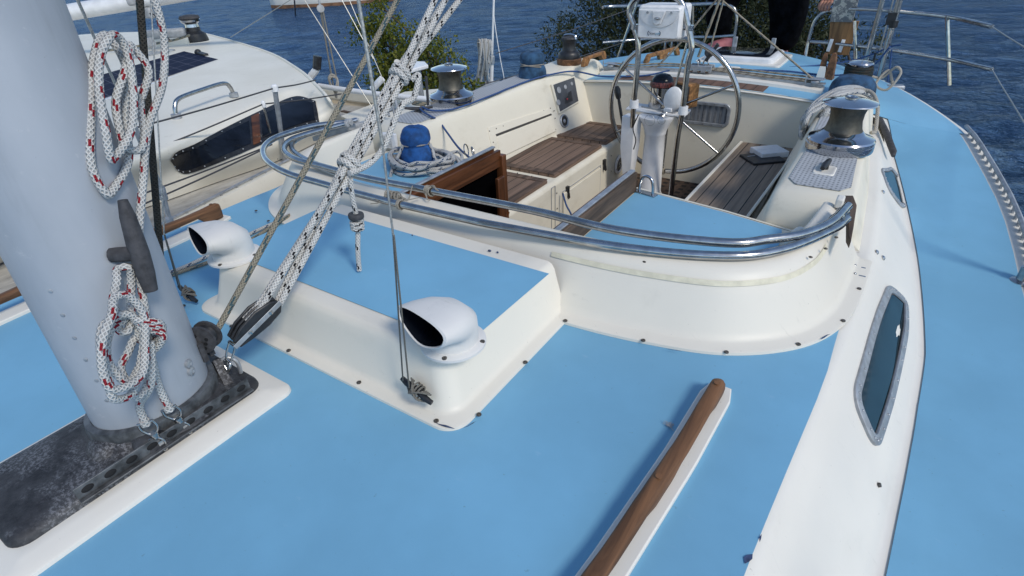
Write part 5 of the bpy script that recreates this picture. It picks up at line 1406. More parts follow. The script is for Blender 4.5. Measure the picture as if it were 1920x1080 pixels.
# mainsheet falls going up to the boom
T0 = V((cx_-.01,3.78,cz+.075))
mb = MB(); mb.lathe([(.03,-.012),(.03,.012)], T0+V((.045,.01,.03)), (.3,-1,.2), 18); mb.bar(T0+V((.03,0,-.02)), T0+V((.09,.02,.08)), .03, .02); o = mb.build('sheet_block', M['black'], None, bevel=.004); tag(o, 'black mainsheet block shackled to the traveller car', 'block')
top = at(1352, 0, y=3.9); 
def ext(p, q, k): return q+(q-p).normalized()*k
a = T0+V((-.02,0,.0)); q = at(1351,-5,y=3.88); rope('mainsheet', [a, lerp(a,q,.5), q, ext(a,q,1.3)], .0085, 'r_grey', 'thicker flecked mainsheet rope rising from the traveller car', n=4)
a = T0+V((.05,.0,.06)); q = at(1357,-2,y=3.90); rope('mainsheet', [a, lerp(a,q,.5), q, ext(a,q,1.3)], .006, 'r_grey', 'thinner mainsheet rope rising just right of the thick one', n=4)
a = V((.68,3.79,zt(.68,3.79,.06))); q = at(1353,0,y=3.92); rope('boom_guy', [a, lerp(a,q,.5), q, ext(a,q,.3)], .0058, 'r_tan', 'tan rope slanting from the near end of the traveller up to the mainsheet', n=4)
a = V((-.59,3.80,zt(-.6,3.8,.06))); q = at(1343,0,y=3.92); m_ = at(1262,95,y=3.85); rope('boom_guy', [a, at(1205,140,y=3.82), m_, q, ext(m_,q,.3)], .0058, 'r_tan', 'tan rope slanting from the far end of the traveller up to the mainsheet', n=6)
# white hatch with smoked lid
h0 = [at(1312,119,z=.10), at(1447,128,z=.10), at(1466,108,z=.10), at(1338,98,z=.10)]
hc = sum(h0, V((0,0,0)))/4
root = thing('deck_hatch', 'white framed deck hatch with a smoked lid on the blue aft deck', 'deck hatch', hc)
x0, x1, y0, y1 = -.17, .30, 4.36, 4.72
x0, x1 = h0[0].x, h0[1].x; y0, y1 = min(h0[0].y, h0[1].y)-.0, max(h0[2].y, h0[3].y)-.06
zb = zt((x0+x1)/2, y0)-.02
mb = MB(); plate(mb, x0-.03, y0-.03, x1+.05, y1+.03, .03, [(0,zb),(.0,zb+.028),(.004,zb+.032),(.03,zb+.032)]); mb.build('coaming', M['gelw'], root)
mb = MB(); plate(mb, x0+.01, y0+.01, x1-.0, y1, .04, [(0,zb+.032),(.004,zb+.058),(.014,zb+.066),(.03,zb+.067)]); mb.build('lid_frame', M['whitep'], root)
mb = MB(); plate(mb, x0+.05, y0+.05, x1-.04, y1-.04, .03, [(0,zb+.067),(.0,zb+.072),(.004,zb+.074)]); mb.build('smoked_lid', M['glassd'], root)
mb = MB()
for x in (x0+.12, x1-.10): mb.box((x, y1+.02, zb+.09), (.03,.02,.09))
mb.build('hinge', M['alu'], root, bevel=.004)
# small white pad and round deck plate
q = at(1365,133,z=.105); mb = MB(); plate(mb, q.x-.07, q.y-.05, q.x+.07, q.y+.05, .01, [(0,q.z-.01),(.003,q.z+.02),(.01,q.z+.024)]); mb.build('deck_pad', M['gelw'], yacht)
q = at(1417,145,z=.105); mb = MB(); mb.lathe([(.07,-.006),(.07,.012),(.06,.018),(.045,.018),(.04,.010),(0,.009)], q, (0,0,1), 28); o = mb.build('deck_plate', M['alu'], None); tag(o, 'round grey deck plate half hidden by the traveller lines on the aft deck', 'deck plate')
# wooden mooring post with white side, on the aft deck
q = at(1553,148,z=.085); root = thing('mooring_cleat', 'pointed wooden cleat with a white cheek on the blue aft deck', 'cleat', q)
mb = MB(); mb.loft([[(q.x+a*w, q.y+b*w, q.z+z) for a, b in ((-.022,-.03),(.022,-.03),(.026,.03),(-.026,.03))] for z, w in ((-.005,1.15),(.03,1.0),(.10,.85),(.14,.6),(.155,.25))], True, True, True); mb.build('horn', M['teak'], root, 60)
mb = MB(); mb.loft([[(q.x-.045+a*w, q.y+b*w, q.z+z) for a, b in ((-.02,-.03),(.022,-.03),(.022,.03),(-.02,.03))] for z, w in ((-.005,1.2),(.05,1.0),(.075,.8))], True, True, True); mb.build('cheek', M['gelw'], root)
mb = MB(); mb.loft([[(q.x-.048+a*w, q.y+.01+b*w, q.z+z) for a, b in ((-.016,-.022),(.016,-.022),(.016,.022),(-.016,.022))] for z, w in ((.075,1.0),(.12,.9),(.15,.4))], True, True, True); mb.build('horn', M['teak'], root, 60)
# teak handles
def grab(name, c0, c1, h, th, label, feet=2):
    c0, c1 = V(c0), V(c1); root = thing(name, label, 'grab handle', c0); mb = MB(); d = (c1-c0); n = 30; rings = []
    sd = V((d.y, -d.x, 0)).normalized()
    for i in range(n+1):
        t = i/n; p = lerp(c0, c1, t); e = min(t, 1-t)
        zt_ = h*min(1, .35+e*8); zb_ = 0
        ph = (t*(feet-1)) % 1 if t < 1 else 1
        dd = min(ph, 1-ph)
        zb_ = max(0, min(h*.62, (dd-.16)*h*6)) if feet > 1 else 0
        rings.append([p+sd*th+V((0,0,zb_)), p+sd*th+V((0,0,zt_)), p-sd*th+V((0,0,zt_)), p-sd*th+V((0,0,zb_))])
    mb.loft(rings, True, True, True); mb.build('handle', M['teakx'], root, 40, bevel=.004); return root
grab('hoop_rail', at(1092,126,z=.195), at(1134,110,z=.20), .055, .014, 'light teak hoop handle on the far coaming next to the black winch')
g0, g1 = at(1208,122,z=.09), at(1272,104,z=.10)
grab('hoop_rail', g0, g1, .07, .014, 'light teak double hoop handle on the far side of the blue aft deck', 3)
# low white moulding at the far aft corner of the cockpit
mb = MB(); pl_ = [at(1085,150,z=.15), at(1130,140,z=.13), at(1175,128,z=.10), at(1160,112,z=.10), at(1100,128,z=.13)]
# ================================================================== PUSHPIT RAILS AND STERN GEAR
pp = thing('pushpit', 'stainless stern rail of tubes around the aft deck', 'stern rail', (.5,4.98,.07))
def bentube(pts, r=.0125, n=7, mat='steel', name='rail_tube'):
    mb = MB(); mb.tube(crv(pts, n), r, 10); return mb.build(name, M[mat], pp, 70)
Yp = 4.98
bentube([at(1509,110,y=Yp-.02), at(1515,80,y=Yp), at(1523,50,y=Yp), at(1532,33,y=Yp), at(1546,22,y=Yp), at(1570,18,y=Yp-.02), at(1620,17,y=Yp-.1), at(1690,22,y=Yp-.25), at(1780,32,y=Yp-.5), at(1860,50,y=Yp-.85)])
bentube([at(1519,78,y=Yp), at(1560,81,y=Yp-.03), at(1604,86,y=Yp-.1), at(1650,91,y=Yp-.2), at(1700,98,y=Yp-.3), at(1780,112,y=Yp-.52), at(1860,130,y=Yp-.85)], .0115)
bentube([at(1373,98,y=Yp+.05), at(1377,70,y=Yp+.05), at(1381,42,y=Yp+.05), at(1380,25,y=Yp+.05), at(1372,12,y=Yp+.05), at(1350,7,y=Yp+.05), at(1306,8,y=Yp), at(1250,10,y=Yp-.1), at(1150,12,y=Yp-.3), at(1130,14,y=Yp-.4)])
bentube([at(1378,66,y=Yp+.05), at(1335,69,y=Yp+.03), at(1290,70,y=Yp-.02), at(1200,74,y=Yp-.15), at(1130,80,y=Yp-.4)], .011)
for u, v, u1, v1, dy in ((1604,118,1602,40,-.12),(1780,160,1776,30,-.5),(1157,112,1200,-10,-.3),(1246,104,1252,10,-.05),(1258,102,1266,10,-.05),(1298,100,1300,10,0)):
    mb = MB(); mb.tube([at(u,v,y=Yp+dy), at(u1,v1,y=Yp+dy)], .0105, 8); mb.build('stanchion', M['steel'], pp)
# tall steel gantry poles at the right
for u, v, u1, v1, y, lab in ((1620,128,1655,0,4.75,'tall stainless pole leaning up beside the stern rail, left of the two'),(1646,153,1688,0,4.45,'tall stainless pole with a foot plate at the near quarter, right of the two')):
    a, b = at(u,v,y=y), at(u1,v1,y=y); root = thing('gantry_pole', lab, 'pole', a)
    mb = MB(); mb.tube([a, b, b+(b-a)*2.2], .0155, 10); mb.build('pole', M['steel'], root); mb = MB(); mb.lathe([(.04,-.004),(.04,.006),(.022,.01),(.02,.03)], a, (0,0,1), 16); mb.build('foot', M['steel'], root)
    if y < 4.6:
        mb = MB(); q = lerp(a, b, .72); mb.lathe([(.024,-.02),(.024,.02)], q, b-a, 12); mb.box(q+V((-.02,0,.03)), (.05,.04,.07)); mb.build('clamp', M['black'], root)
mb = MB(); a, b = at(1648,100,y=4.6), at(1672,10,y=4.6)
for dx in (0, .02): mb.tube([a+V((dx,0,0)), b+V((dx,0,0)), b+(b-a)*2+V((dx,0,0))], .004, 6)
o = mb.build('backstay', M['wire'], None); tag(o, 'thin twin steel wires between the two tall poles', 'wire')
# blue line to the poles and black strap
rope('stern_line', [at(1480,126,z=.1), at(1540,122,z=.1), at(1600,113,y=4.6), at(1640,100,y=4.5), at(1668,88,y=4.45), at(1690,84,y=4.4)], .005, 'bluerope', 'blue line running from the aft deck up to the right hand pole', 'line')
rope('stern_line', [at(1672,93,y=4.42), at(1669,120,y=4.42), at(1664,154,y=4.42)], .0045, 'bluerope', 'blue line hanging straight down at the right hand pole', 'line')
mb = MB(); mb.bar(at(1642,98,y=4.5), at(1637,118,y=4.5), .03, .012); mb.tube([at(1637,118,y=4.5), at(1632,135,y=4.5)], .003, 6); o = mb.build('strap', M['black'], None); tag(o, 'black webbing strap hanging from the blue line at the stern', 'strap')
# boarding plank / outboard bracket leaning on the rail
root = thing('outboard_board', 'weathered plywood outboard pad with scratched grey plate and two steel brackets on the stern rail', 'board', at(1580,100,y=4.93))
B_ = lambda u, v, dy=0: at(u, v, y=4.93+dy)
mb = MB(); q = [B_(1551,102), B_(1590,104), B_(1611,40), B_(1557,38)]; mb.loft([q, [p+V((0,.03,0)) for p in q]], True, True, True); mb.build('plywood', M['ply'], root, bevel=.003)
q = [B_(1556,41,-.004), B_(1598,42,-.004), B_(1615,-20,-.03), B_(1567,-20,-.03)]; q2 = [p+V((0,.03,0)) for p in q]; mb = MB(); mb.loft([q, q2], True, True, True)
t = NT('scratched_zinc_plate'); nn = t.noise(22, 7, .75, None, .8); sc = t.sm(nn, .5, .56); M['zinc'] = t.out(t.mix(sc, (.16,.165,.17), (.50,.48,.42)), .5, .3)
mb.build('metal_plate', M['zinc'], root, bevel=.002)
for u, v in ((1556,85),(1578,86)):
    mb = MB(); q = B_(u, v, -.006); mb.box(q, (.024,.008,.085), Matrix.Rotation(R(6), 3, 'Y')); mb.lathe([(.006,0),(.005,.003),(0,.003)], q+V((0,-.004,.028)), (0,-1,0), 8); mb.lathe([(.006,0),(.005,.003),(0,.003)], q+V((0,-.004,-.028)), (0,-1,0), 8); mb.build('bracket', M['whitep'], root, bevel=.002)
# far side lifelines and stanchion
for k, (u0_, v0_, u1_, v1_) in enumerate(((905,178,1185,18),(1010,135,1190,78))):
    pass
def life(name, a, b, label, r=.0028, mat='wire', sag=.01):
    m_ = lerp(a, b, .5)-V((0,0,sag)); return rope(name, [a, m_, b], r, 'dwire', label, 'lifeline', n=8)
M['wireg'] = M['wire']
SA, SB = at(1155,92,y=4.25), at(1206,0,y=4.25)
life('guard_wire', at(900,160,y=3.2), at(1175,78,y=4.3), 'lower guard wire running along the far side past the black winch', .003)
life('guard_wire', at(930,100,y=3.2), at(1190,14,y=4.3), 'upper guard wire running along the far side before the dark bush', .003)
# port side guard wires and stanchions beyond the photograph's right edge
for k, y in enumerate((-1.2, .6, 2.4)):
    x = xg(y)-.05; root = thing('stanchion', ['stainless stanchion on the near side deck, farthest forward','stainless stanchion on the near side deck amidships','stainless stanchion on the near side deck, farthest aft'][k], 'stanchion', (x, y, zs(y)), 'stanchions on the near side deck')
    mb = MB(); mb.tube([(x,y,zs(y)), (x+.01,y,zs(y)+.62)], .0125, 10); mb.build('post', M['steel'], root); mb = MB(); mb.lathe([(.035,0),(.035,.006),(.018,.012),(.018,.06)], (x,y,zs(y)), (0,0,1), 16); mb.build('socket', M['steel'], root)
for h, lab in ((.60,'upper guard wire along the near side deck'),(.31,'lower guard wire along the near side deck')):
    pts = [V((xg(y)-.042, y, zs(y)+h)) for y in (-3.4,-1.2,.6,2.4)]+[at(1860,50 if h > .5 else 130,y=Yp-.85)]
    rope('guard_wire', pts, .0028, 'wire', lab, 'lifeline', n=6)
# dark track cover on the near cabin edge
a, b = at(1646,222,z=.03), at(1675,293,z=-.03); root = thing('grab_bar', 'black rubber bar at the edge of the blue side deck beside the near winch', 'bar', a)
mb = MB(); d_ = (b-a); mb.tube([a, a+d_*.1+V((0,0,.012)), lerp(a,b,.5)+V((0,0,.016)), b-d_*.05+V((0,0,.012)), b], [.008,.014,.016,.015,.008], 10); mb.build('bar', M['rubber'], root, 70)
mb = MB(); mb.lathe([(.008,-.004),(.008,.02)], a-d_*.06, (0,0,1), 10); mb.build('end_fitting', M['gelw'], root)
# wooden chock far right
q = at(1678,164,z=.04); mb = MB(); mb.box(q, (.10,.05,.03), Matrix.Rotation(R(20), 3, 'Z')); o = mb.build('fairlead', M['alu'], None, bevel=.01, seg=3); tag(o, 'small grey fairlead on the blue deck at the right hand quarter', 'fairlead')
# ensign staff with a coiled line on the far side
root = thing('whip_aerial', 'thin white aerial on a clamp with a loose white cable, rising from the far rail', 'aerial', at(924,165,y=3.6))
a, b = at(921,165,y=3.6), at(926,-5,y=3.6); mb = MB(); mb.tube([a, lerp(a,b,.32)], .014, 10); mb.tube([lerp(a,b,.3), b, b+(b-a)*.9], .0075, 8); mb.build('staff', M['whitep'], root); mb = MB(); mb.lathe([(.02,-.03),(.02,.03)], lerp(a,b,.33), b-a, 12); mb.box(a+V((.0,-.01,.03)), (.06,.05,.05)); mb.build('clamp', M['alu'], root, bevel=.004)
mb = MB(); mb.tube(crv([at(925,20,y=3.6), at(930,60,y=3.6), at(938,110,y=3.6), at(945,150,y=3.6), at(938,160,y=3.6)], 6), .0035, 6); mb.build('loose_cable', M['white'], root, 70)
root = thing('hanging_hank', 'hank of grey rope hanging over a rail end beside the thin aerial', 'rope hank', at(905,85,y=3.55))
for k in range(9):
    u = 896+2.6*k; w_ = lambda s=3.5: random.uniform(-s, s); mb = MB(); mb.tube(crv([at(u-2+w_(5),150+random.uniform(-16,8),y=3.55), at(u-1+w_(4),125,y=3.56), at(u+w_(),100,y=3.56), at(u,80,y=3.57), at(u+3,75+w_(1),y=3.53), at(u+5,90,y=3.50), at(u+4+w_(4),112,y=3.49), at(u+3+w_(5),132,y=3.50), at(u+1+w_(5),150+random.uniform(-18,8),y=3.51)], 5), .0066, 7); mb.build('strand', M['r_white' if k % 3 else 'r_cream'], root, 70)
mb = MB(); mb.tube([at(897,80,y=3.545), at(918,77,y=3.545)], .011, 10); mb.tube([at(908,78,y=3.545), at(914,168,y=3.545)], .013, 10); mb.build('rail_end', M['steel'], root)

# ================================================================== PERSON ON THE STERN
def skin_body(name, chains, mat, parent, sub=1, root0=0):
    me = bpy.data.meshes.new(name); vs, es, rs = [], [], []
    idx = {}
    for ch in chains:
        prev = None
        for key, p, r in ch:
            if key in idx: i = idx[key]
            else: i = len(vs); idx[key] = i; vs.append(tuple(p)); rs.append(r)
            if prev is not None and (prev, i) not in es and (i, prev) not in es: es.append((prev, i))
            prev = i
    me.from_pydata(vs, es, []); o = bpy.data.objects.new(name, me); col.objects.link(o)
    sk = o.modifiers.new('skin', 'SKIN'); sk.use_smooth_shade = True
    for i, r in enumerate(rs):
        sv = me.skin_vertices[0].data[i]; sv.radius = (r, r) if not isinstance(r, tuple) else r; sv.use_root = (i == root0)
    ss = o.modifiers.new('sub', 'SUBSURF'); ss.levels = sub; ss.render_levels = sub
    me.materials.append(M[mat])
    if parent:
        o.parent = parent; o.matrix_parent_inverse = Matrix.Translation(-world_of(parent))
    return o
per = thing('person', 'person in black trousers stepping along the stern, one hand on the steel rail', 'person', (.02,5.25,.03))
Yb = 5.2
lf, rf_ = at(1352,90,y=Yb), at(1462,104,y=Yb)
hip = V((-.02,5.32,.80))
lk_ = at(1345,22,y=Yb+.02); rk = at(1481,20,y=Yb)
# trousers with jacket body as one garment surface over the figure
skin_body('clothing', [
 [('h',hip,.175),('w',hip+V((.02,-.02,.20)),.165),('c',hip+V((.10,-.10,.42)),.18),('n',hip+V((.15,-.16,.58)),.085)],
 [('h',hip,.175),('lh',hip+V((-.12,-.01,-.06)),.15),('lk',lk_+V((0,0,.02)),.135),('lm',at(1350,50,y=Yb),.105),('la',at(1357,72,y=Yb),.072)],
 [('h',hip,.175),('rh',hip+V((.13,-.02,-.06)),.165),('rk',rk,.155),('rm',at(1472,62,y=Yb),.125),('ra',at(1464,98,y=Yb),.10)],
 [('c',hip+V((.10,-.10,.42)),.18),('rs',hip+V((.30,-.14,.44)),.085),('re',V((.52,5.06,.86)),.062),('rw',at(1556,-16,y=4.99),.045)],
 [('c',hip+V((.10,-.10,.42)),.18),('ls',hip+V((-.12,-.12,.45)),.085),('le',V((-.28,5.05,.98)),.06),('lw',V((-.20,4.92,.80)),.042)],
], 'cloth', per, 2)
hd = hip+V((.17,-.20,.72))
body = skin_body('body', [
 [('n0',hip+V((.15,-.16,.55)),.06),('n1',hip+V((.16,-.18,.63)),.058),('h1',hd+V((0,-.01,.0)),.088),('h2',hd+V((.0,.01,.08)),.098),('h3',hd+V((0,.01,.14)),.07)],
 [('h1',hd+V((0,-.01,.0)),.088),('ch',hd+V((0,-.07,-.01)),.045)],
 [('h2',hd+V((0,.01,.08)),.098),('no',hd+V((0,-.105,.045)),.016)],
 [('h2',hd+V((0,.01,.08)),.098),('el',hd+V((-.095,.01,.05)),.022)],[('h2',hd+V((0,.01,.08)),.098),('er',hd+V((.095,.01,.05)),.022)],
], 'skin', per, 2, 2)
mb = MB(); mb.ell(hd+V((0,.025,.085)), (.105,.112,.105)); mb.build('hair', M['hair'], per)
mb = MB()
for sx_ in (-.034, .034): mb.ell(hd+V((sx_,-.088,.07)), (.012,.008,.008))
mb.build('eyes', M['dark'], per)
# hand closed over the rail: palm, four fingers, thumb
hp = at(1549, 10, y=4.985); 
def hand(c, fx, fy, parent):
    """c knuckle centre, fx finger direction, fy towards the thumb"""
    fx = fx.normalized(); fy = (fy-fx*fy.dot(fx)).normalized(); dn = -fx.cross(fy)
    if dn.z > 0: dn = -dn
    w = c-fx*.07
    ch = [[('w', w-fx*.03, .024), ('p', w+fx*.025, (.034)), ('k', c-fx*.005, .026)]]
    o = skin_body('hand', ch, 'skin', parent, 2)
    for i, (off_, L) in enumerate(((-.031,.060),(-.010,.072),(.011,.078),(.031,.070))):
        b = c+fy*off_; skin_body('finger', [[('a', b-fx*.02, .0105), ('b', b+fx*.012+dn*.004, .0105), ('c', b+fx*L*.45+dn*.022, .0095), ('d', b+fx*L*.35+dn*.048, .0085), ('e', b+fx*L*.05+dn*.058, .0075)]], 'skin', o, 2)
    skin_body('thumb', [[('a', c-fx*.06+fy*.022, .012), ('b', c-fx*.03+fy*.048+dn*.012, .011), ('c', c-fx*.002+fy*.052+dn*.03, .010), ('d', c+fx*.015+fy*.045+dn*.045, .0085)]], 'skin', o, 2)
hand(hp+V((0,-.01,.022)), V((-.25,-.85,-.35)), V((-1,.2,0)), per)
hand(V((-.19,4.86,.76)), V((.1,-.4,-.9)), V((1,.2,0)), per)
# feet
mb = MB()
t = V((.22,-.45,0))
q = at(1355,84,y=Yb)
mb.loft([[q+V((a*1.0+dx, dy, z)) for a, z in ((-w,-h),(w,-h),(w*1.05,h*.3),(w*.6,h),(-w*.6,h),(-w*1.05,h*.3))] for dx, dy, w, h in ((.06,.06,.035,.02),(.055,.04,.042,.05),(.02,0,.046,.055),(-.03,-.08,.05,.035),(-.055,-.14,.045,.025),(-.065,-.165,.03,.015))], True, True, True)
mb.build('shoe', M['pink'], per, 70)
q = at(1464,104,y=Yb); mb = MB(); mb.loft([[q+V((a+dx, dy, z)) for a, z in ((-w,-h),(w,-h),(w*1.05,h*.3),(w*.6,h),(-w*.6,h),(-w*1.05,h*.3))] for dx, dy, w, h in ((0,.08,.035,.03),(0,.05,.042,.05),(0,0,.046,.05),(0,-.09,.05,.035),(0,-.15,.03,.02))], True, True, True); mb.build('shoe', M['pink'], per, 70)
mb = MB()
for i in range(6): mb.box((0, 5.08+.075*i, -.048), (1.0, .065, .022))
mb.box((-.42,5.27,-.08), (.05,.5,.04)); mb.box((.42,5.27,-.08), (.05,.5,.04)); mb.build('boarding_platform', M['teakx'], yacht)

# ================================================================== NEIGHBOURING YACHT
nb = thing('neighbour_yacht', 'cream sailing yacht moored alongside, with a dark wrap round window and solar panel', 'sailing yacht', (-3.2,2.0,-.3))
A = lambda u, v, z: at(u, v, z=z)
def smp(pts, n):
    """resample polyline to n points by length"""
    c = crv(pts, 10); L = [0]
    for p, q in zip(c, c[1:]): L.append(L[-1]+(q-p).length)
    out = []; j = 0
    for i in range(n):
        s = L[-1]*i/(n-1)
        while j < len(c)-2 and L[j+1] < s: j += 1
        t = (s-L[j])/max(1e-9, L[j+1]-L[j]); out.append(lerp(c[j], c[j+1], t))
    return out
N_ = 60
ST = [  # stations of the deckhouse, forward to aft: foot, window sill, window head, shoulder, roof, crown, far shoulder
 [(150,433,-.293),(138,390,-.13),(125,348,0),(112,318,.045),(70,255,.08),(-40,175,.092),(-160,112,.05)],
 [(309,377,-.293),(316,322,-.13),(312,288,0),(302,262,.045),(262,205,.08),(160,140,.092),(20,85,.05)],
 [(409,341,-.293),(408,298,-.13),(404,245,0),(394,220,.045),(350,172,.08),(245,118,.092),(110,70,.05)],
 [(509,306,-.293),(500,266,-.13),(494,204,0),(482,182,.045),(436,142,.08),(338,100,.092),(200,62,.05)],
 [(580,274,-.293),(566,240,-.13),(556,180,0),(542,160,.045),(500,124,.08),(412,90,.092),(285,59,.05)],
 [(650,236,-.293),(638,217,-.13),(622,190,0),(603,167,.045),(560,129,.08),(487,92,.092),(360,58,.05)]]
SW = [[A(*q) for q in st_] for st_ in ST]
for k_ in (1.6, 4.5): SW.insert(0, [p+(p-q)*k_+V((.12*k_,0,0)) for p, q in zip(SW[0], SW[1])])
SW = [st_+[st_[-1]+V((-.25,.1,-.12)), st_[-1]+V((-.3,.1,-.32))] for st_ in SW]
colz = [crv(st_, 5) for st_ in SW]
grid = []
for j in range(len(colz[0])): grid.append(crv([c[j] for c in colz], 8))
rows = [[grid[j][i] for j in range(len(grid))] for i in range(len(grid[0]))]
mb = MB(); mb.loft(rows, False); aft = rows[-1]
cen = sum(aft, V((0,0,0)))/len(aft)
axis_ = (V(SW[-1][0])-V(SW[-2][0])).normalized()
def insl(k, d): return [lerp(p, V((cen.x, cen.y, -.26)), k)+axis_*d for p in aft]
mb.loft([aft, insl(.01, .008), insl(.03, .008), insl(.035, -.02)], False); mb.poly(insl(.034, -.015))
nbc = mb.build('deckhouse', M['neigh'], nb, 60)
mb = MB(); mb.tube([p+V((0,0,.006)) for p in insl(.012, -.012)], .012, 8); mb.build('roof_lip', M['neigh'], nbc, 60)
rings = [[r[j] for r in rows] for j in range(0, 18)]; N_ = len(rows)
# hull and deck
gun = [V((-.9,-6,-.33)), V((-1.45,-4,-.33)), V((-1.66,-1.5,-.32)), A(200,490,-.3), A(330,424,-.3), A(505,332,-.3), A(640,266,-.3), V((-2.36,3.1,-.30)), V((-2.42,3.5,-.30)), V((-2.6,3.80,-.3)), V((-4.2,3.85,-.3)), V((-5.4,3.2,-.3)), V((-6.0,1.6,-.3)), V((-6.2,-2,-.3)), V((-5.0,-6,-.33))]
g_ = smp(gun, 70)
mb = MB(); cc = V((-3.9,.5,-.293)); mb.loft([[p+V((0,0,.0)) for p in g_], [lerp(p, cc, .04)+V((0,0,.0)) for p in g_], [lerp(p, cc, .6) for p in g_]], True, False, True); mb.build('side_deck', M['grime'], nb, 60)
mb = MB(); mb.loft([[p+V((0,0,.02)) for p in g_], [lerp(p, cc, -.01)+V((0,0,-.05)) for p in g_], [lerp(p, cc, .02)+V((0,0,-.6)) for p in g_], [lerp(p, cc, .15)+V((0,0,-1.6)) for p in g_]], True); mb.loft([[p+V((0,0,.02)) for p in g_], [lerp(p, cc, .02)+V((0,0,.02)) for p in g_], [lerp(p, cc, .022)+V((0,0,-.02)) for p in g_]], True); mb.build('hull', M['neigh'], nb, 40)
mb = MB(); q = smp([p for p in gun[1:9]], 120)
mb.tube([p+V((-.03,0,.036)) for p in q], .007, 8); 
for p in q[::2]: mb.box(p+V((-.03,0,.016)), (.006,.012,.034))
mb.build('toe_rail', M['alu'], nb)
# dark wrap round window on the near side: band between two image surveyed edges lying on the deckhouse skin
wb = [(321,304),(336,322),(360,323),(430,296),(497,268),(560,244),(598,230)]
wt = [(318,300),(330,284),(365,270),(423,240),(494,206),(553,182),(593,190)]
def skin_pt(u, v, lift):
    """survey a point on the sloping deckhouse side"""
    d = ray(u, v)
    best = None
    for A_, B_2 in zip(rings[0:-1], rings[1:]):
        for i in range(N_-1):
            for tri in ((A_[i], A_[i+1], B_2[i+1]), (A_[i], B_2[i+1], B_2[i])):
                from mathutils.geometry import intersect_ray_tri
                h = intersect_ray_tri(tri[0], tri[1], tri[2], d, CAM, True)
                if h and (h-CAM).dot(d) > 0:
                    dist = (h-CAM).length
                    if best is None or dist < best[0]:
                        n = (tri[1]-tri[0]).cross(tri[2]-tri[0]).normalized()
                        if n.dot(d) > 0: n = -n
                        best = (dist, h, n)
    if best: return best[1]+best[2]*lift
    return at(u, v, z=-.08)
def band(lift, k0=0.0, name='window_frame', mat='black', parent=None, span=(0,1), n=46, m=5):
    T = crv([V((a, b, 0)) for a, b in wt], 8); Bm = crv([V((a, b, 0)) for a, b in wb], 8)
    def s_(c, t):
        f = t*(len(c)-1); i = min(int(f), len(c)-2); return lerp(c[i], c[i+1], f-i)
    rows = []
    for j in range(m+1):
        w = lerp(k0, 1-k0, j/m); row = []
        for i in range(n+1):
            t = lerp(span[0], span[1], i/n); p = lerp(s_(T, t), s_(Bm, t), w); row.append(skin_pt(p.x, p.y, lift))
        rows.append(row)
    mb = MB(); mb.loft(rows, False); return mb.build(name, M[mat], parent, 60)
wf = band(.007, 0., 'wrap_window', 'black', nbc)
for sp_ in ((.05,.60),(.655,.97)):
    band(.010, .15, 'window_pane', 'glassd', wf, sp_, 30)
band(.0105, .06, 'window_bar', 'mahog', wf, (.61,.645), 3)
T = crv([V((a, b, 0)) for a, b in wt], 8); Bm = crv([V((a, b, 0)) for a, b in wb], 8)
mb = MB()
for c, k in ((T, .08), (Bm, .92)):
    for i in range(3, len(c)-1, 4):
        o_ = (Bm if c is T else T)[i]; p = lerp(T[i], Bm[i], k); mb.ell(skin_pt(p.x, p.y, .009), (.0045,.0045,.0045), None, 6, 5)
mb.build('window_bolt', M['alu'], wf)
# solar panel, handrail, winch, deck gear
def rp(u, v, h=0): return at(u, v, z=.082+h)
root = thing('solar_panel', 'dark blue solar panel on the cream roof of the neighbouring yacht', 'solar panel', rp(320,130))
qd = [rp(170,192,.012), rp(409,111,.012), rp(345,96,.012), rp(120,160,.012)]
mb = MB(); mb.v = [p for p in qd]; mb.f = [(0,1,2,3)]; mb.uv = [((0,0),(0,1),(1,1),(1,0))]; mb.build('cells', M['solar'], root)
q2 = [rp(166,198,.008), rp(418,112,.008), rp(345,92,.008), rp(114,158,.008)]
mb = MB(); mb.loft([[p-V((0,0,.03)) for p in q2], q2], True, False, True); mb.build('panel_frame', M['whitep'], root)
p0, p1 = rp(330,216), rp(438,176); root = thing('grab_rail', 'bent steel grab rail on the cream deckhouse of the neighbouring yacht', 'grab rail', p0)
d = (p1-p0); mb = MB(); mb.tube(crv([p0, p0+d*.03+V((0,0,.05)), p0+d*.13+V((0,0,.085)), p0+d*.5+V((0,0,.09)), p0+d*.88+V((0,0,.085)), p0+d*.97+V((0,0,.05)), p1], 6), .014, 10); mb.build('rail', M['steel'], root, 70); mb = MB()
for p in (p0, p1): mb.lathe([(.03,-.02),(.03,.008),(.016,.012)], p, (0,0,1), 14)
mb.build('foot', M['alu'], root)
c = rp(369,79); root = thing('winch', 'black and chrome winch on the neighbouring roof at the upper left', 'winch', c); s = 1.0
mb = MB(); mb.lathe([(.14,-.03),(.15,.0),(.14,.01)], c, seg=28); mb.build('plinth', M['neigh'], root)
mb = MB(); mb.lathe([(.135,.01),(.135,.03),(.12,.09),(.08,.12),(.075,.16)], c, seg=28); mb.build('drum', M['black'], root); mb = MB(); mb.lathe([(.075,.15),(.07,.19),(.10,.215),(.105,.235),(.10,.24)], c, seg=28); mb.build('stripper', M['chrome'], root); mb = MB(); mb.lathe([(.10,.24),(.11,.25),(.10,.275),(.05,.285),(0,.285)], c, seg=28); mb.build('cap', M['rubber'], root)
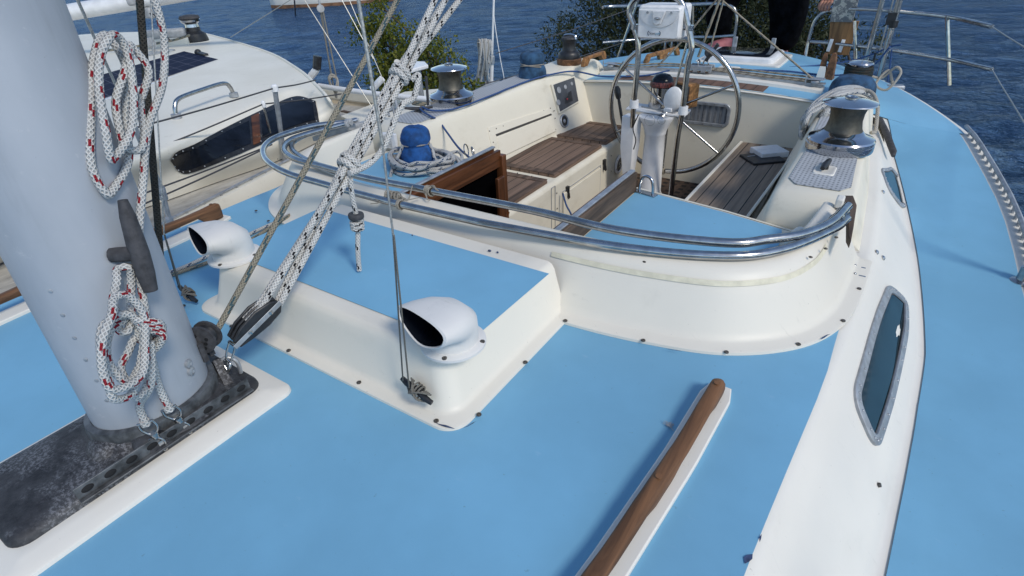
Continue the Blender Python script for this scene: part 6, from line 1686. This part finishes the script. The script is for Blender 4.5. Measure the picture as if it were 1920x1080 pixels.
for k, (u, v, lab) in enumerate(((335,84,'grey rope clutch on a cream plinth beside the black and chrome winch'),(290,88,'grey rope clutch on a cream plinth near the solar panel, left of its twin'))):
    c = rp(u, v); root = thing('rope_clutch', lab, 'rope clutch', c); Q = Matrix.Rotation(R(-35), 3, 'Z')
    mb = MB(); mb.box(c+V((0,0,.03)), (.16,.24,.10), Q); mb.build('plinth', M['neigh'], root, bevel=.015); mb = MB(); mb.box(c+V((0,0,.12)), (.13,.22,.10), Q); mb.build('body', M['greyp'], root, bevel=.03, seg=3)
c = rp(290,100); rope('roof_line', [rp(200,95,.03), rp(290,82,.06), rp(330,74,.08), rp(355,66,.12)], .012, 'r_grey', 'grey rope led across the neighbouring roof to its winch', n=8)
root = thing('roof_block', 'grey pulley block standing on a short track beside the solar panel', 'block', c); mb = MB(); mb.lathe([(.05,-.02),(.05,.02)], c+V((0,0,.10)), (.8,.5,.2), 18); mb.tube([c, c+V((0,0,.08))], .02, 8); mb.build('sheave', M['greyp'], root); mb = MB(); mb.bar(rp(232,114,.01), rp(325,95,.01), .06, .03); mb.build('track', M['alu'], root)
c = rp(378,101); mb = MB(); mb.bar(rp(369,98,.02), rp(386,103,.02), .05, .025); mb.ell(rp(371,97,.03), (.03,.03,.025)); o = mb.build('roof_cleat', M['black'], None, bevel=.006); tag(o, 'small black cleat on the neighbouring roof by the corner of the solar panel', 'cleat')
# stanchions and lifelines
S_ = []
for k, (ub, vb, ut, vt, r, mat, lab) in enumerate(((534,300,515,165,.016,'alu','matt grey stanchion with a white cap before the dark window of the neighbouring yacht'),(519,298,494,195,.0095,'steel','thin shiny stanchion before the dark window, left of the thicker grey one'))):
    b = at(ub, vb, z=-.28); t_ = at(ut, vt, y=b.y-.02); root = thing('stanchion', lab, 'stanchion', b); mb = MB(); mb.tube([b, t_], r, 10); mb.build('post', M[mat], root); mb = MB(); mb.lathe([(r*1.3,-.02),(r*1.3,.012),(r*.8,.02),(0,.02)], t_, (0,0,1), 12); mb.build('cap', M['whitep'], root); S_.append((b, t_))
s2b = at(262,430,z=-.28)
b0 = V((-1.85,-.4,-.3)); t0 = b0+V((0,0,.55)); root = thing('stanchion', 'stanchion on the neighbouring yacht hidden behind the mast', 'stanchion', b0); mb = MB(); mb.tube([b0, t0], .014, 10); mb.build('post', M['alu'], root)
def wire(a, b, lab, r=.0045): rope('lifeline', [a, lerp(a,b,.5)-V((0,0,.006)), b], r, 'dwire', lab, 'lifeline', n=5)
t1_ = S_[0][1]; t2_ = S_[1][1]
Y_ = t1_.y
wire(at(200,254,y=Y_-1.05), t1_, 'top lifeline of the neighbouring yacht running to the grey stanchion from the left')
wire(t1_, at(592,150,y=Y_+.55), 'top lifeline of the neighbouring yacht running on past the grey stanchion to the right')
wire(at(200,315,x=t2_.x+.05), t2_, 'second lifeline from the top, ending at the thin shiny stanchion')
wire(t2_, at(640,176,y=Y_+.55), 'lifeline from the thin shiny stanchion towards the stern of the neighbouring yacht')
wire(at(200,388,x=-1.85), at(510,271,x=-1.95), 'third lifeline crossing just under the dark window')
wire(at(200,413,x=-1.83), at(498,278,x=-1.93), 'lowest lifeline of the neighbouring yacht, crossing its cream side')
# cockpit of the neighbour: beige coaming, rail, ladder, posts, table
nq = lambda u, v, z=-.28: at(u, v, z=z)
mb = MB(); q = [nq(640,222), nq(760,176), nq(850,168), nq(800,215), nq(690,246)]; mb.loft([[p for p in q], [p+V((0,0,.02)) for p in q]], True, False, True); mb.build('aft_deck', M['neigh'], nb)
mb = MB(); a, b = nq(628,182,-.2), nq(690,185,-.2); mb.bar(at(600,172,z=-.22), at(745,188,z=-.22), .10, .10); mb.build('cockpit_coaming', M['neigh'], nb, bevel=.02)
M['beige'] = simple('beige_gelcoat', (.62,.52,.38), .5, 0, .08, 8)
mb = MB(); mb.loft([[at(622,183,z=-.25), at(708,190,z=-.25), at(735,205,z=-.28)], [at(622,206,z=-.36), at(706,216,z=-.36), at(733,214,z=-.36)]], False); mb.build('cockpit_seat_back', M['beige'], nb)
mb = MB(); mb.bar(at(642,209,z=-.30), at(674,217,z=-.30), .035, .02); o = mb.build('tiller', M['greywood'], None); tag(o, 'short dark wooden stick lying in the cockpit of the neighbouring yacht', 'tiller')
mb = MB(); mb.tube(crv([at(598,161,z=-.05), at(650,169,z=-.05), at(720,178,z=-.05), at(800,186,z=-.05), at(838,186,z=-.05)], 6), .022, 8); o = mb.build('stern_rail', M['whitep'], None, 70); tag(o, 'cream tubular rail behind the white table of the neighbouring yacht', 'rail')
root = thing('cockpit_table', 'small white table on a grey post, left of the far chrome winch', 'table', at(787,195,z=-.3))
qt = [at(739,113,z=.12), at(797,115,z=.12), at(803,121,z=.12), at(770,130,z=.12), at(738,120,z=.12)]
mb = MB(); mb.loft([[p-V((0,0,.03)) for p in qt], qt], True, True, True); mb.build('table_top', M['white'], root, bevel=.008); mb = MB(); q = at(783,122,z=.1); mb.tube([q, V((q.x,q.y,-.3))], .022, 10); mb.lathe([(.05,0),(.05,.02)], V((q.x,q.y,-.3)), seg=14); mb.build('post', M['alu'], root)
root = thing('life_ring_arm', 'white plastic arm with a black hinge at the end of the cream rail', 'arm', at(700,165,z=0)); a, b = at(698,167,z=-.05), at(717,147,z=.03); mb = MB(); mb.tube([a, b], .026, 10); mb.build('arm', M['white'], root); 
root = thing('outboard_motor', 'white outboard tiller with a black grip beyond the corner of the cream deckhouse', 'outboard motor', at(588,140,z=0)); a, b = at(583,143,z=-.0), at(594,129,z=.06); mb = MB(); mb.tube([a, b], .03, 8); mb.build('arm', M['white'], root); mb = MB(); mb.tube([b, b+V((.02,.02,.10))], .035, 8); mb.build('grip', M['black'], root)
for k, (u0_, v0_, u1_, v1_, lab) in enumerate(((726,217,712,178,'thin grey rod of the boarding ladder, left'),(736,214,722,173,'thin grey rod of the boarding ladder, middle'),(746,212,740,176,'thin grey rod of the boarding ladder, right'))):
    pass
root = thing('boarding_ladder', 'folded grey boarding ladder between the tackle ropes and the far chrome winch', 'ladder', at(735,215,z=-.2))
mb = MB()
for (u0_, v0_, u1_, v1_) in ((730,218,716,176),(740,215,728,168),(747,212,737,170)): mb.tube([at(u0_,v0_,y=2.9), at(u1_,v1_,y=2.95)], .009, 8)
for t in (.2,.5,.8): mb.tube([at(lerp(730,716,t), lerp(218,176,t), y=2.9), at(lerp(747,737,t), lerp(212,170,t), y=2.92)], .007, 8)
mb.build('rails', M['alu'], root)
mb = MB(); mb.tube([at(803,200,y=2.8), at(799,143,y=2.8)], .009, 8); o = mb.build('flag_socket', M['rubber'], None); tag(o, 'thin dark upright rod immediately left of the far chrome winch', 'rod')
root = thing('rope_coil', 'small grey coil of rope at the foot of the white table post', 'rope coil', at(787,197,z=-.15)); 
for k in range(3):
    mb = MB(); mb.torus(at(787,194,z=-.16)+V((0,0,.015*k)), .055-.004*k, .010, (.1*k,.1,1), 24, 8); mb.build('turn', M['r_grey'], root)
# flag halyard hank of the neighbour (left of the tackle) with its pulley
root = thing('halyard_hank', 'thin ropes from a small pulley to a tangled hank beside the cream deckhouse', 'rope hank', at(626,160,y=3.1))
Yh = 3.15
mb = MB()
for (a, b) in (((603,22),(622,150)),((606,22),(632,152)),((601,22),(625,160))): mb.tube([at(*a,y=Yh), at(*b,y=Yh+.02)], .006, 6)
mb.build('fall', M['r_cord'], root)
mb = MB(); mb.lathe([(.028,-.012),(.028,.012)], at(601,16,y=Yh), (.8,-.5,.1), 14); mb.tube([at(601,16,y=Yh), at(594,-20,y=Yh)], .008, 6); mb.build('pulley', M['greyp'], root)
for k in range(5):
    mb = MB(); c = at(626,158,y=Yh); pts = [c+V((random.uniform(.02,.05)*math.cos(a), 0.02*math.sin(2*a), random.uniform(.07,.10)*math.sin(a)-.02)) for a in [2*PI*i/8 for i in range(8)]]; mb.tube(crv(pts, 5, True), .006, 6, closed=True); mb.build('turn', M['r_cream'], root)
wz = lambda u, v, y: at(u, v, y=y)
for (a, b, y, lab) in (((571,0),(700,205),3.0,'thin pale wire slanting down across the water from the pulley towards the tackle'),((641,0),(700,110),3.3,'thin wire slanting behind the tackle, left of two near the top'),((655,0),(735,190),3.2,'thin wire slanting behind the tackle, right of two near the top'),((541,2),(432,70),3.4,'dark wire slanting from the far roof edge up towards the white hull')):
    p, q = wz(*b, y), wz(*a, y); mb = MB(); mb.tube([p, q, q+(q-p)*1.5], .0032, 6); o = mb.build('rigging_wire', M['wire'], None); tag(o, lab, 'wire')
# boom of the neighbour, top left
a, b = at(90,30,y=2.6), at(400,-22,y=3.6); root = thing('boom', 'pale grey boom of the neighbouring yacht crossing the top left corner', 'boom', a)
mb = MB(); mb.tube([a-(b-a)*1.2, a, b, b+(b-a)*.3], .075, 20, flat=1.5); mb.build('spar', M['whitep'], root, 60); mb = MB(); q = at(277,24,y=3.15); mb.box(q, (.16,.06,.10)); mb.box(at(245,0,y=3.0), (.05,.08,.10)); mb.build('fitting', M['greyp'], root, bevel=.02)
mb = MB(); mb.tube(crv([q, at(292,30,y=3.1), at(298,50,y=3.1), at(318,75,y=3.1)], 6), .008, 6); mb.build('cable', M['rubber'], root)

# ================================================================== FAR BOAT, BUSHES, BANK, WATER
wl = at(560,11,z=-1.5); root = thing('moored_boat', 'white boat with a rusty waterline lying far off on the water at the top edge', 'boat', wl)
dirx = (at(650,2,z=-1.5)-at(497,11,z=-1.5)); dirx.z = 0; Lb = dirx.length*1.5; dirx.normalize(); diry = V((-dirx.y, dirx.x, 0)); st0 = at(500,19,z=-1.5)
rings = []
for i in range(17):
    t = i/16; w = 1.15*(math.sin(PI*min(1, .28+.72*t*.98)) if t > .3 else .9*(t/.3)**.4 if t > 0 else .12); w = max(w, .03)
    sheer = .95+.25*t*t-.1*t; c = st0+dirx*(Lb*t)+diry*1.2
    rings.append([c+diry*(a*w)+V((0,0,z)) for a, z in ((-1,sheer),(-1.0,.5),(-.92,.12),(-.7,-.2),(.7,-.2),(.92,.12),(1.0,.5),(1,sheer))])
mb = MB(); mb.loft(rings, True, True, True); mb.build('hull', M['gelw'], root, 50)
mb = MB(); mb.loft([[lerp(p, (r[2]+r[5])/2, -.012)+V((0,0,0)) for p in (r[2]+V((0,0,.03)), r[2]-V((0,0,.14)))] for r in rings], False); mb.build('waterline', M['brownw'], root)
c = st0+dirx*(Lb*.45)+diry*1.2+V((0,0,1.2)); mb = MB(); mb.box(c, (Lb*.36, 1.3, .7), Matrix.Rotation(math.atan2(dirx.y, dirx.x), 3, 'Z')); mb.build('cabin', M['gelw'], root, bevel=.12, seg=3); mb = MB(); mb.tube([c, c+V((0,0,8))], .07, 8); mb.build('mast', M['alu'], root)
mb = MB(); mb.tube([at(552,0,z=-.6), at(554,28,z=-1.45)], .03, 6); mb.build('mooring_line', M['rubber'], root)

def bush(name, label, base, blobs, nleaf, size, mat, stems, grp=None, slim=.32, updir=.5):
    root = thing(name, label, 'bush', base, grp); base = V(base)
    mb = MB()
    for tip, r in stems:
        m_ = lerp(base, V(tip), .5)+V((random.uniform(-.2,.2), random.uniform(-.2,.2), .1)); p = crv([base, m_, V(tip)], 6); mb.tube(p, [lerp(r, .012, i/(len(p)-1)) for i in range(len(p))], 6)
    mb.build('branches', M['bark'], root, 70)
    tot = sum(b[1][0]*b[1][1]*b[1][2] for b in blobs); vs, fs = [], []
    for c, rad in blobs:
        n = int(nleaf*rad[0]*rad[1]*rad[2]/tot)
        ns = max(6, n//26)
        for k in range(ns):
            d = V((random.gauss(0,1), random.gauss(0,1), random.gauss(0,1))).normalized(); rr_ = random.random()**.38
            s0 = V(c)+V((d.x*rad[0]*rr_, d.y*rad[1]*rr_, d.z*rad[2]*rr_))
            tw = (d+V((random.uniform(-.5,.5), random.uniform(-.5,.5), updir))).normalized()
            for j in range(26):
                L = random.uniform(0, size*5); p = s0+tw*L+V((random.gauss(0,1), random.gauss(0,1), random.gauss(0,1)))*size*.9
                ld = (tw*.6+V((random.gauss(0,1), random.gauss(0,1), random.gauss(0,1)))).normalized(); sd = ld.orthogonal(); sd = (Matrix.Rotation(random.uniform(0,6.28), 3, ld) @ sd).normalized()
                l = size*random.uniform(.6,1.35); w = l*slim; i0 = len(vs)
                vs += [tuple(p), tuple(p+ld*l*.5+sd*w), tuple(p+ld*l), tuple(p+ld*l*.5-sd*w)]; fs.append((i0, i0+1, i0+2, i0+3))
    me = bpy.data.meshes.new('leaves'); me.from_pydata(vs, [], fs); me.materials.append(M[mat]); o = bpy.data.objects.new('leaves', me); col.objects.link(o); o.parent = root; o.matrix_parent_inverse = Matrix.Translation(-root.location)
    return root
# dark bush behind the stern, in two masses
Yd = 8.6
def bp(u, v, y): return at(u, v, y=y)
def blobset(spec): 
    out = []
    for u, v, y, ru, rv, ry in spec:
        c = bp(u, v, y); k = (c-CAM).dot(fw)/FPX; out.append((c, (ru*k, ry, rv*k)))
    return out
bl1 = blobset([(1085,95,8.4,55,42,.5),(1125,50,8.6,45,50,.5),(1165,20,8.9,45,60,.6),(1060,128,8.2,38,22,.4),(1190,80,8.6,60,50,.6),(1250,40,8.9,60,75,.6),(1150,-50,9.0,50,50,.6),(1250,-60,9.2,80,60,.7),(1130,125,8.3,60,30,.4),(1310,60,9,60,75,.6),(1060,65,8.5,22,18,.3),(1300,-70,9,70,60,.7),(1240,110,8.5,90,35,.5)])
bush('dark_bush', 'dense dark olive bush beyond the stern, behind the wheel and display pod', (-2.2,8.8,-1.55), bl1, 30000, .06, 'leafd', [(b[0], .05) for b in bl1], 'dark bushes beyond the stern', .17)
bl2 = blobset([(1400,40,8.8,60,70,.6),(1470,50,8.9,60,60,.6),(1500,80,8.7,45,40,.5),(1400,105,8.5,80,30,.5),(1440,-50,9,80,50,.7),(1365,-10,9.2,60,70,.6),(1545,85,8.6,32,34,.4),(1590,98,8.6,45,24,.4),(1525,45,8.7,22,14,.3),(1350,90,8.6,60,40,.5),(1480,105,8.5,70,25,.4)])
bush('dark_bush', 'dark olive bush with reddish sprigs beyond the stern, behind the person', (.4,9.0,-1.55), bl2, 24000, .06, 'leafd', [(b[0], .05) for b in bl2], 'dark bushes beyond the stern', .17)
Yy = 6.2
bl3 = blobset([(720,30,6.4,9,38,.12),(728,60,6.4,12,28,.14),(745,95,6.3,15,32,.16),(700,75,6.3,24,14,.16),(720,100,6.3,18,22,.18),(765,75,6.3,14,14,.14),(780,130,6.2,22,36,.2),(748,140,6.2,22,32,.2),(800,100,6.3,16,16,.18),(820,160,6.2,26,30,.2),(842,108,6.2,11,12,.12),(880,145,6.2,13,26,.14),(850,180,6.1,45,18,.2),(760,185,6.1,50,22,.2),(720,150,6.2,18,24,.18),(690,60,6.3,8,10,.08),(712,8,6.4,7,16,.08),(682,72,6.3,8,7,.08),(815,90,6.3,9,10,.08),(722,165,6.2,18,20,.15)])
bush('yellow_shrub', 'straggly yellow green shrub rising beyond the far chrome winch and the tackle ropes', (-4.2,6.4,-1.55), [(c, (r[0]*.85, r[1], r[2]*.88)) for c, r in bl3], 10500, .045, 'leafy', [(b[0], .03) for b in bl3], None, .36, .9)

mb = MB(); n = 40
ring = []
for (cx0, cy0, rx, ry) in ((-1.3,9.6,2.9,1.4),(-4.2,6.9,1.3,.8)):
    rows = []
    for i, (k, z) in enumerate(((1.25,-1.62),(1.0,-1.47),(.7,-1.36),(.3,-1.31))):
        rows.append([(cx0+rx*k*math.cos(2*PI*j/n)*(1+.12*noise.noise(V((j*.5,i,cx0)))), cy0+ry*k*math.sin(2*PI*j/n)*(1+.12*noise.noise(V((j*.4,i+9,cy0)))), z) for j in range(n)])
    mb.loft(rows, True, False, True)
o = mb.build('bank', M['mud'], None, 70); tag(o, 'low muddy bank under the bushes', 'bank', None, 'structure')
mb = MB(); S = 3000; na, nr = 230, 260
def wave(x, y):
    q = V((x*.55+y*.42, y*.9-x*.55, 0))
    return -1.5+(.055*noise.noise(V((q.x*.55, q.y*1.15, 1.3)))+.034*noise.noise(V((q.x*1.5, q.y*3.0, 7.7)))+.016*noise.noise(V((q.x*3.5, q.y*6.5, 3.1))))
rings = []
for i in range(nr+1):
    d_ = 4.0*(240/4.0)**(i/nr); row = []
    for j in range(na+1):
        a = R(-78+138*j/na); x, y = CAM.x+d_*math.sin(a), CAM.y+d_*math.cos(a); k = min(1, (240-d_)/60)
        row.append((x, y, -1.5+(wave(x, y)+1.5)*k))
    rings.append(row)
mb.loft(rings, False)
A0, A1 = R(-78), R(60)
far = [(CAM.x+S*math.sin(A0+(A1-A0)*j/na), CAM.y+S*math.cos(A0+(A1-A0)*j/na), -1.5) for j in range(na+1)]
mb.loft([rings[-1], far], False)
B = [(CAM.x+S*math.sin(A1+(2*PI-A1+A0)*j/40), CAM.y+S*math.cos(A1+(2*PI-A1+A0)*j/40), -1.5) for j in range(41)]
e0 = [(CAM.x+4*math.sin(A1+(2*PI-A1+A0)*j/40), CAM.y+4*math.cos(A1+(2*PI-A1+A0)*j/40), -1.5) for j in range(41)]
mb.loft([B, e0], False); mb.poly([(CAM.x+4*math.sin(2*PI*j/72), CAM.y+4*math.cos(2*PI*j/72), -1.5) for j in range(72)])
o = mb.build('water', M['water'], None, 80); tag(o, 'dark blue choppy sea round the boats', 'water', None, 'structure')

# ================================================================== LIGHT
SUN_EL, SUN_AZ = R(44), R(-18)          # azimuth measured from +X (the near side) towards +Y (aft)
sdir = V((math.cos(SUN_EL)*math.cos(SUN_AZ), math.cos(SUN_EL)*math.sin(SUN_AZ), math.sin(SUN_EL)))
ld = bpy.data.lights.new('sun', 'SUN'); ld.energy = 1.9; ld.angle = R(13); ld.color = (1.0,.93,.82)
lo_ = bpy.data.objects.new('sun', ld); col.objects.link(lo_); lo_.rotation_euler = sdir.to_track_quat('Z', 'Y').to_euler()
w = bpy.data.worlds.new('World'); scene.world = w; w.use_nodes = True
nt = w.node_tree; sky = nt.nodes.new('ShaderNodeTexSky'); sky.sky_type = 'NISHITA'; sky.sun_disc = False
sky.sun_elevation = SUN_EL; sky.sun_rotation = math.atan2(sdir.x, sdir.y); sky.air_density = 1.0; sky.dust_density = .4; sky.ozone_density = 1.5
bg = nt.nodes['Background']; nt.links.new(sky.outputs[0], bg.inputs[0]); bg.inputs[1].default_value = .15
scene.view_settings.view_transform = 'Standard'; scene.view_settings.look = 'None'; scene.view_settings.exposure = .12; scene.view_settings.gamma = 1
scene.render.engine = 'CYCLES'; scene.cycles.max_bounces = 6; scene.cycles.use_denoising = True
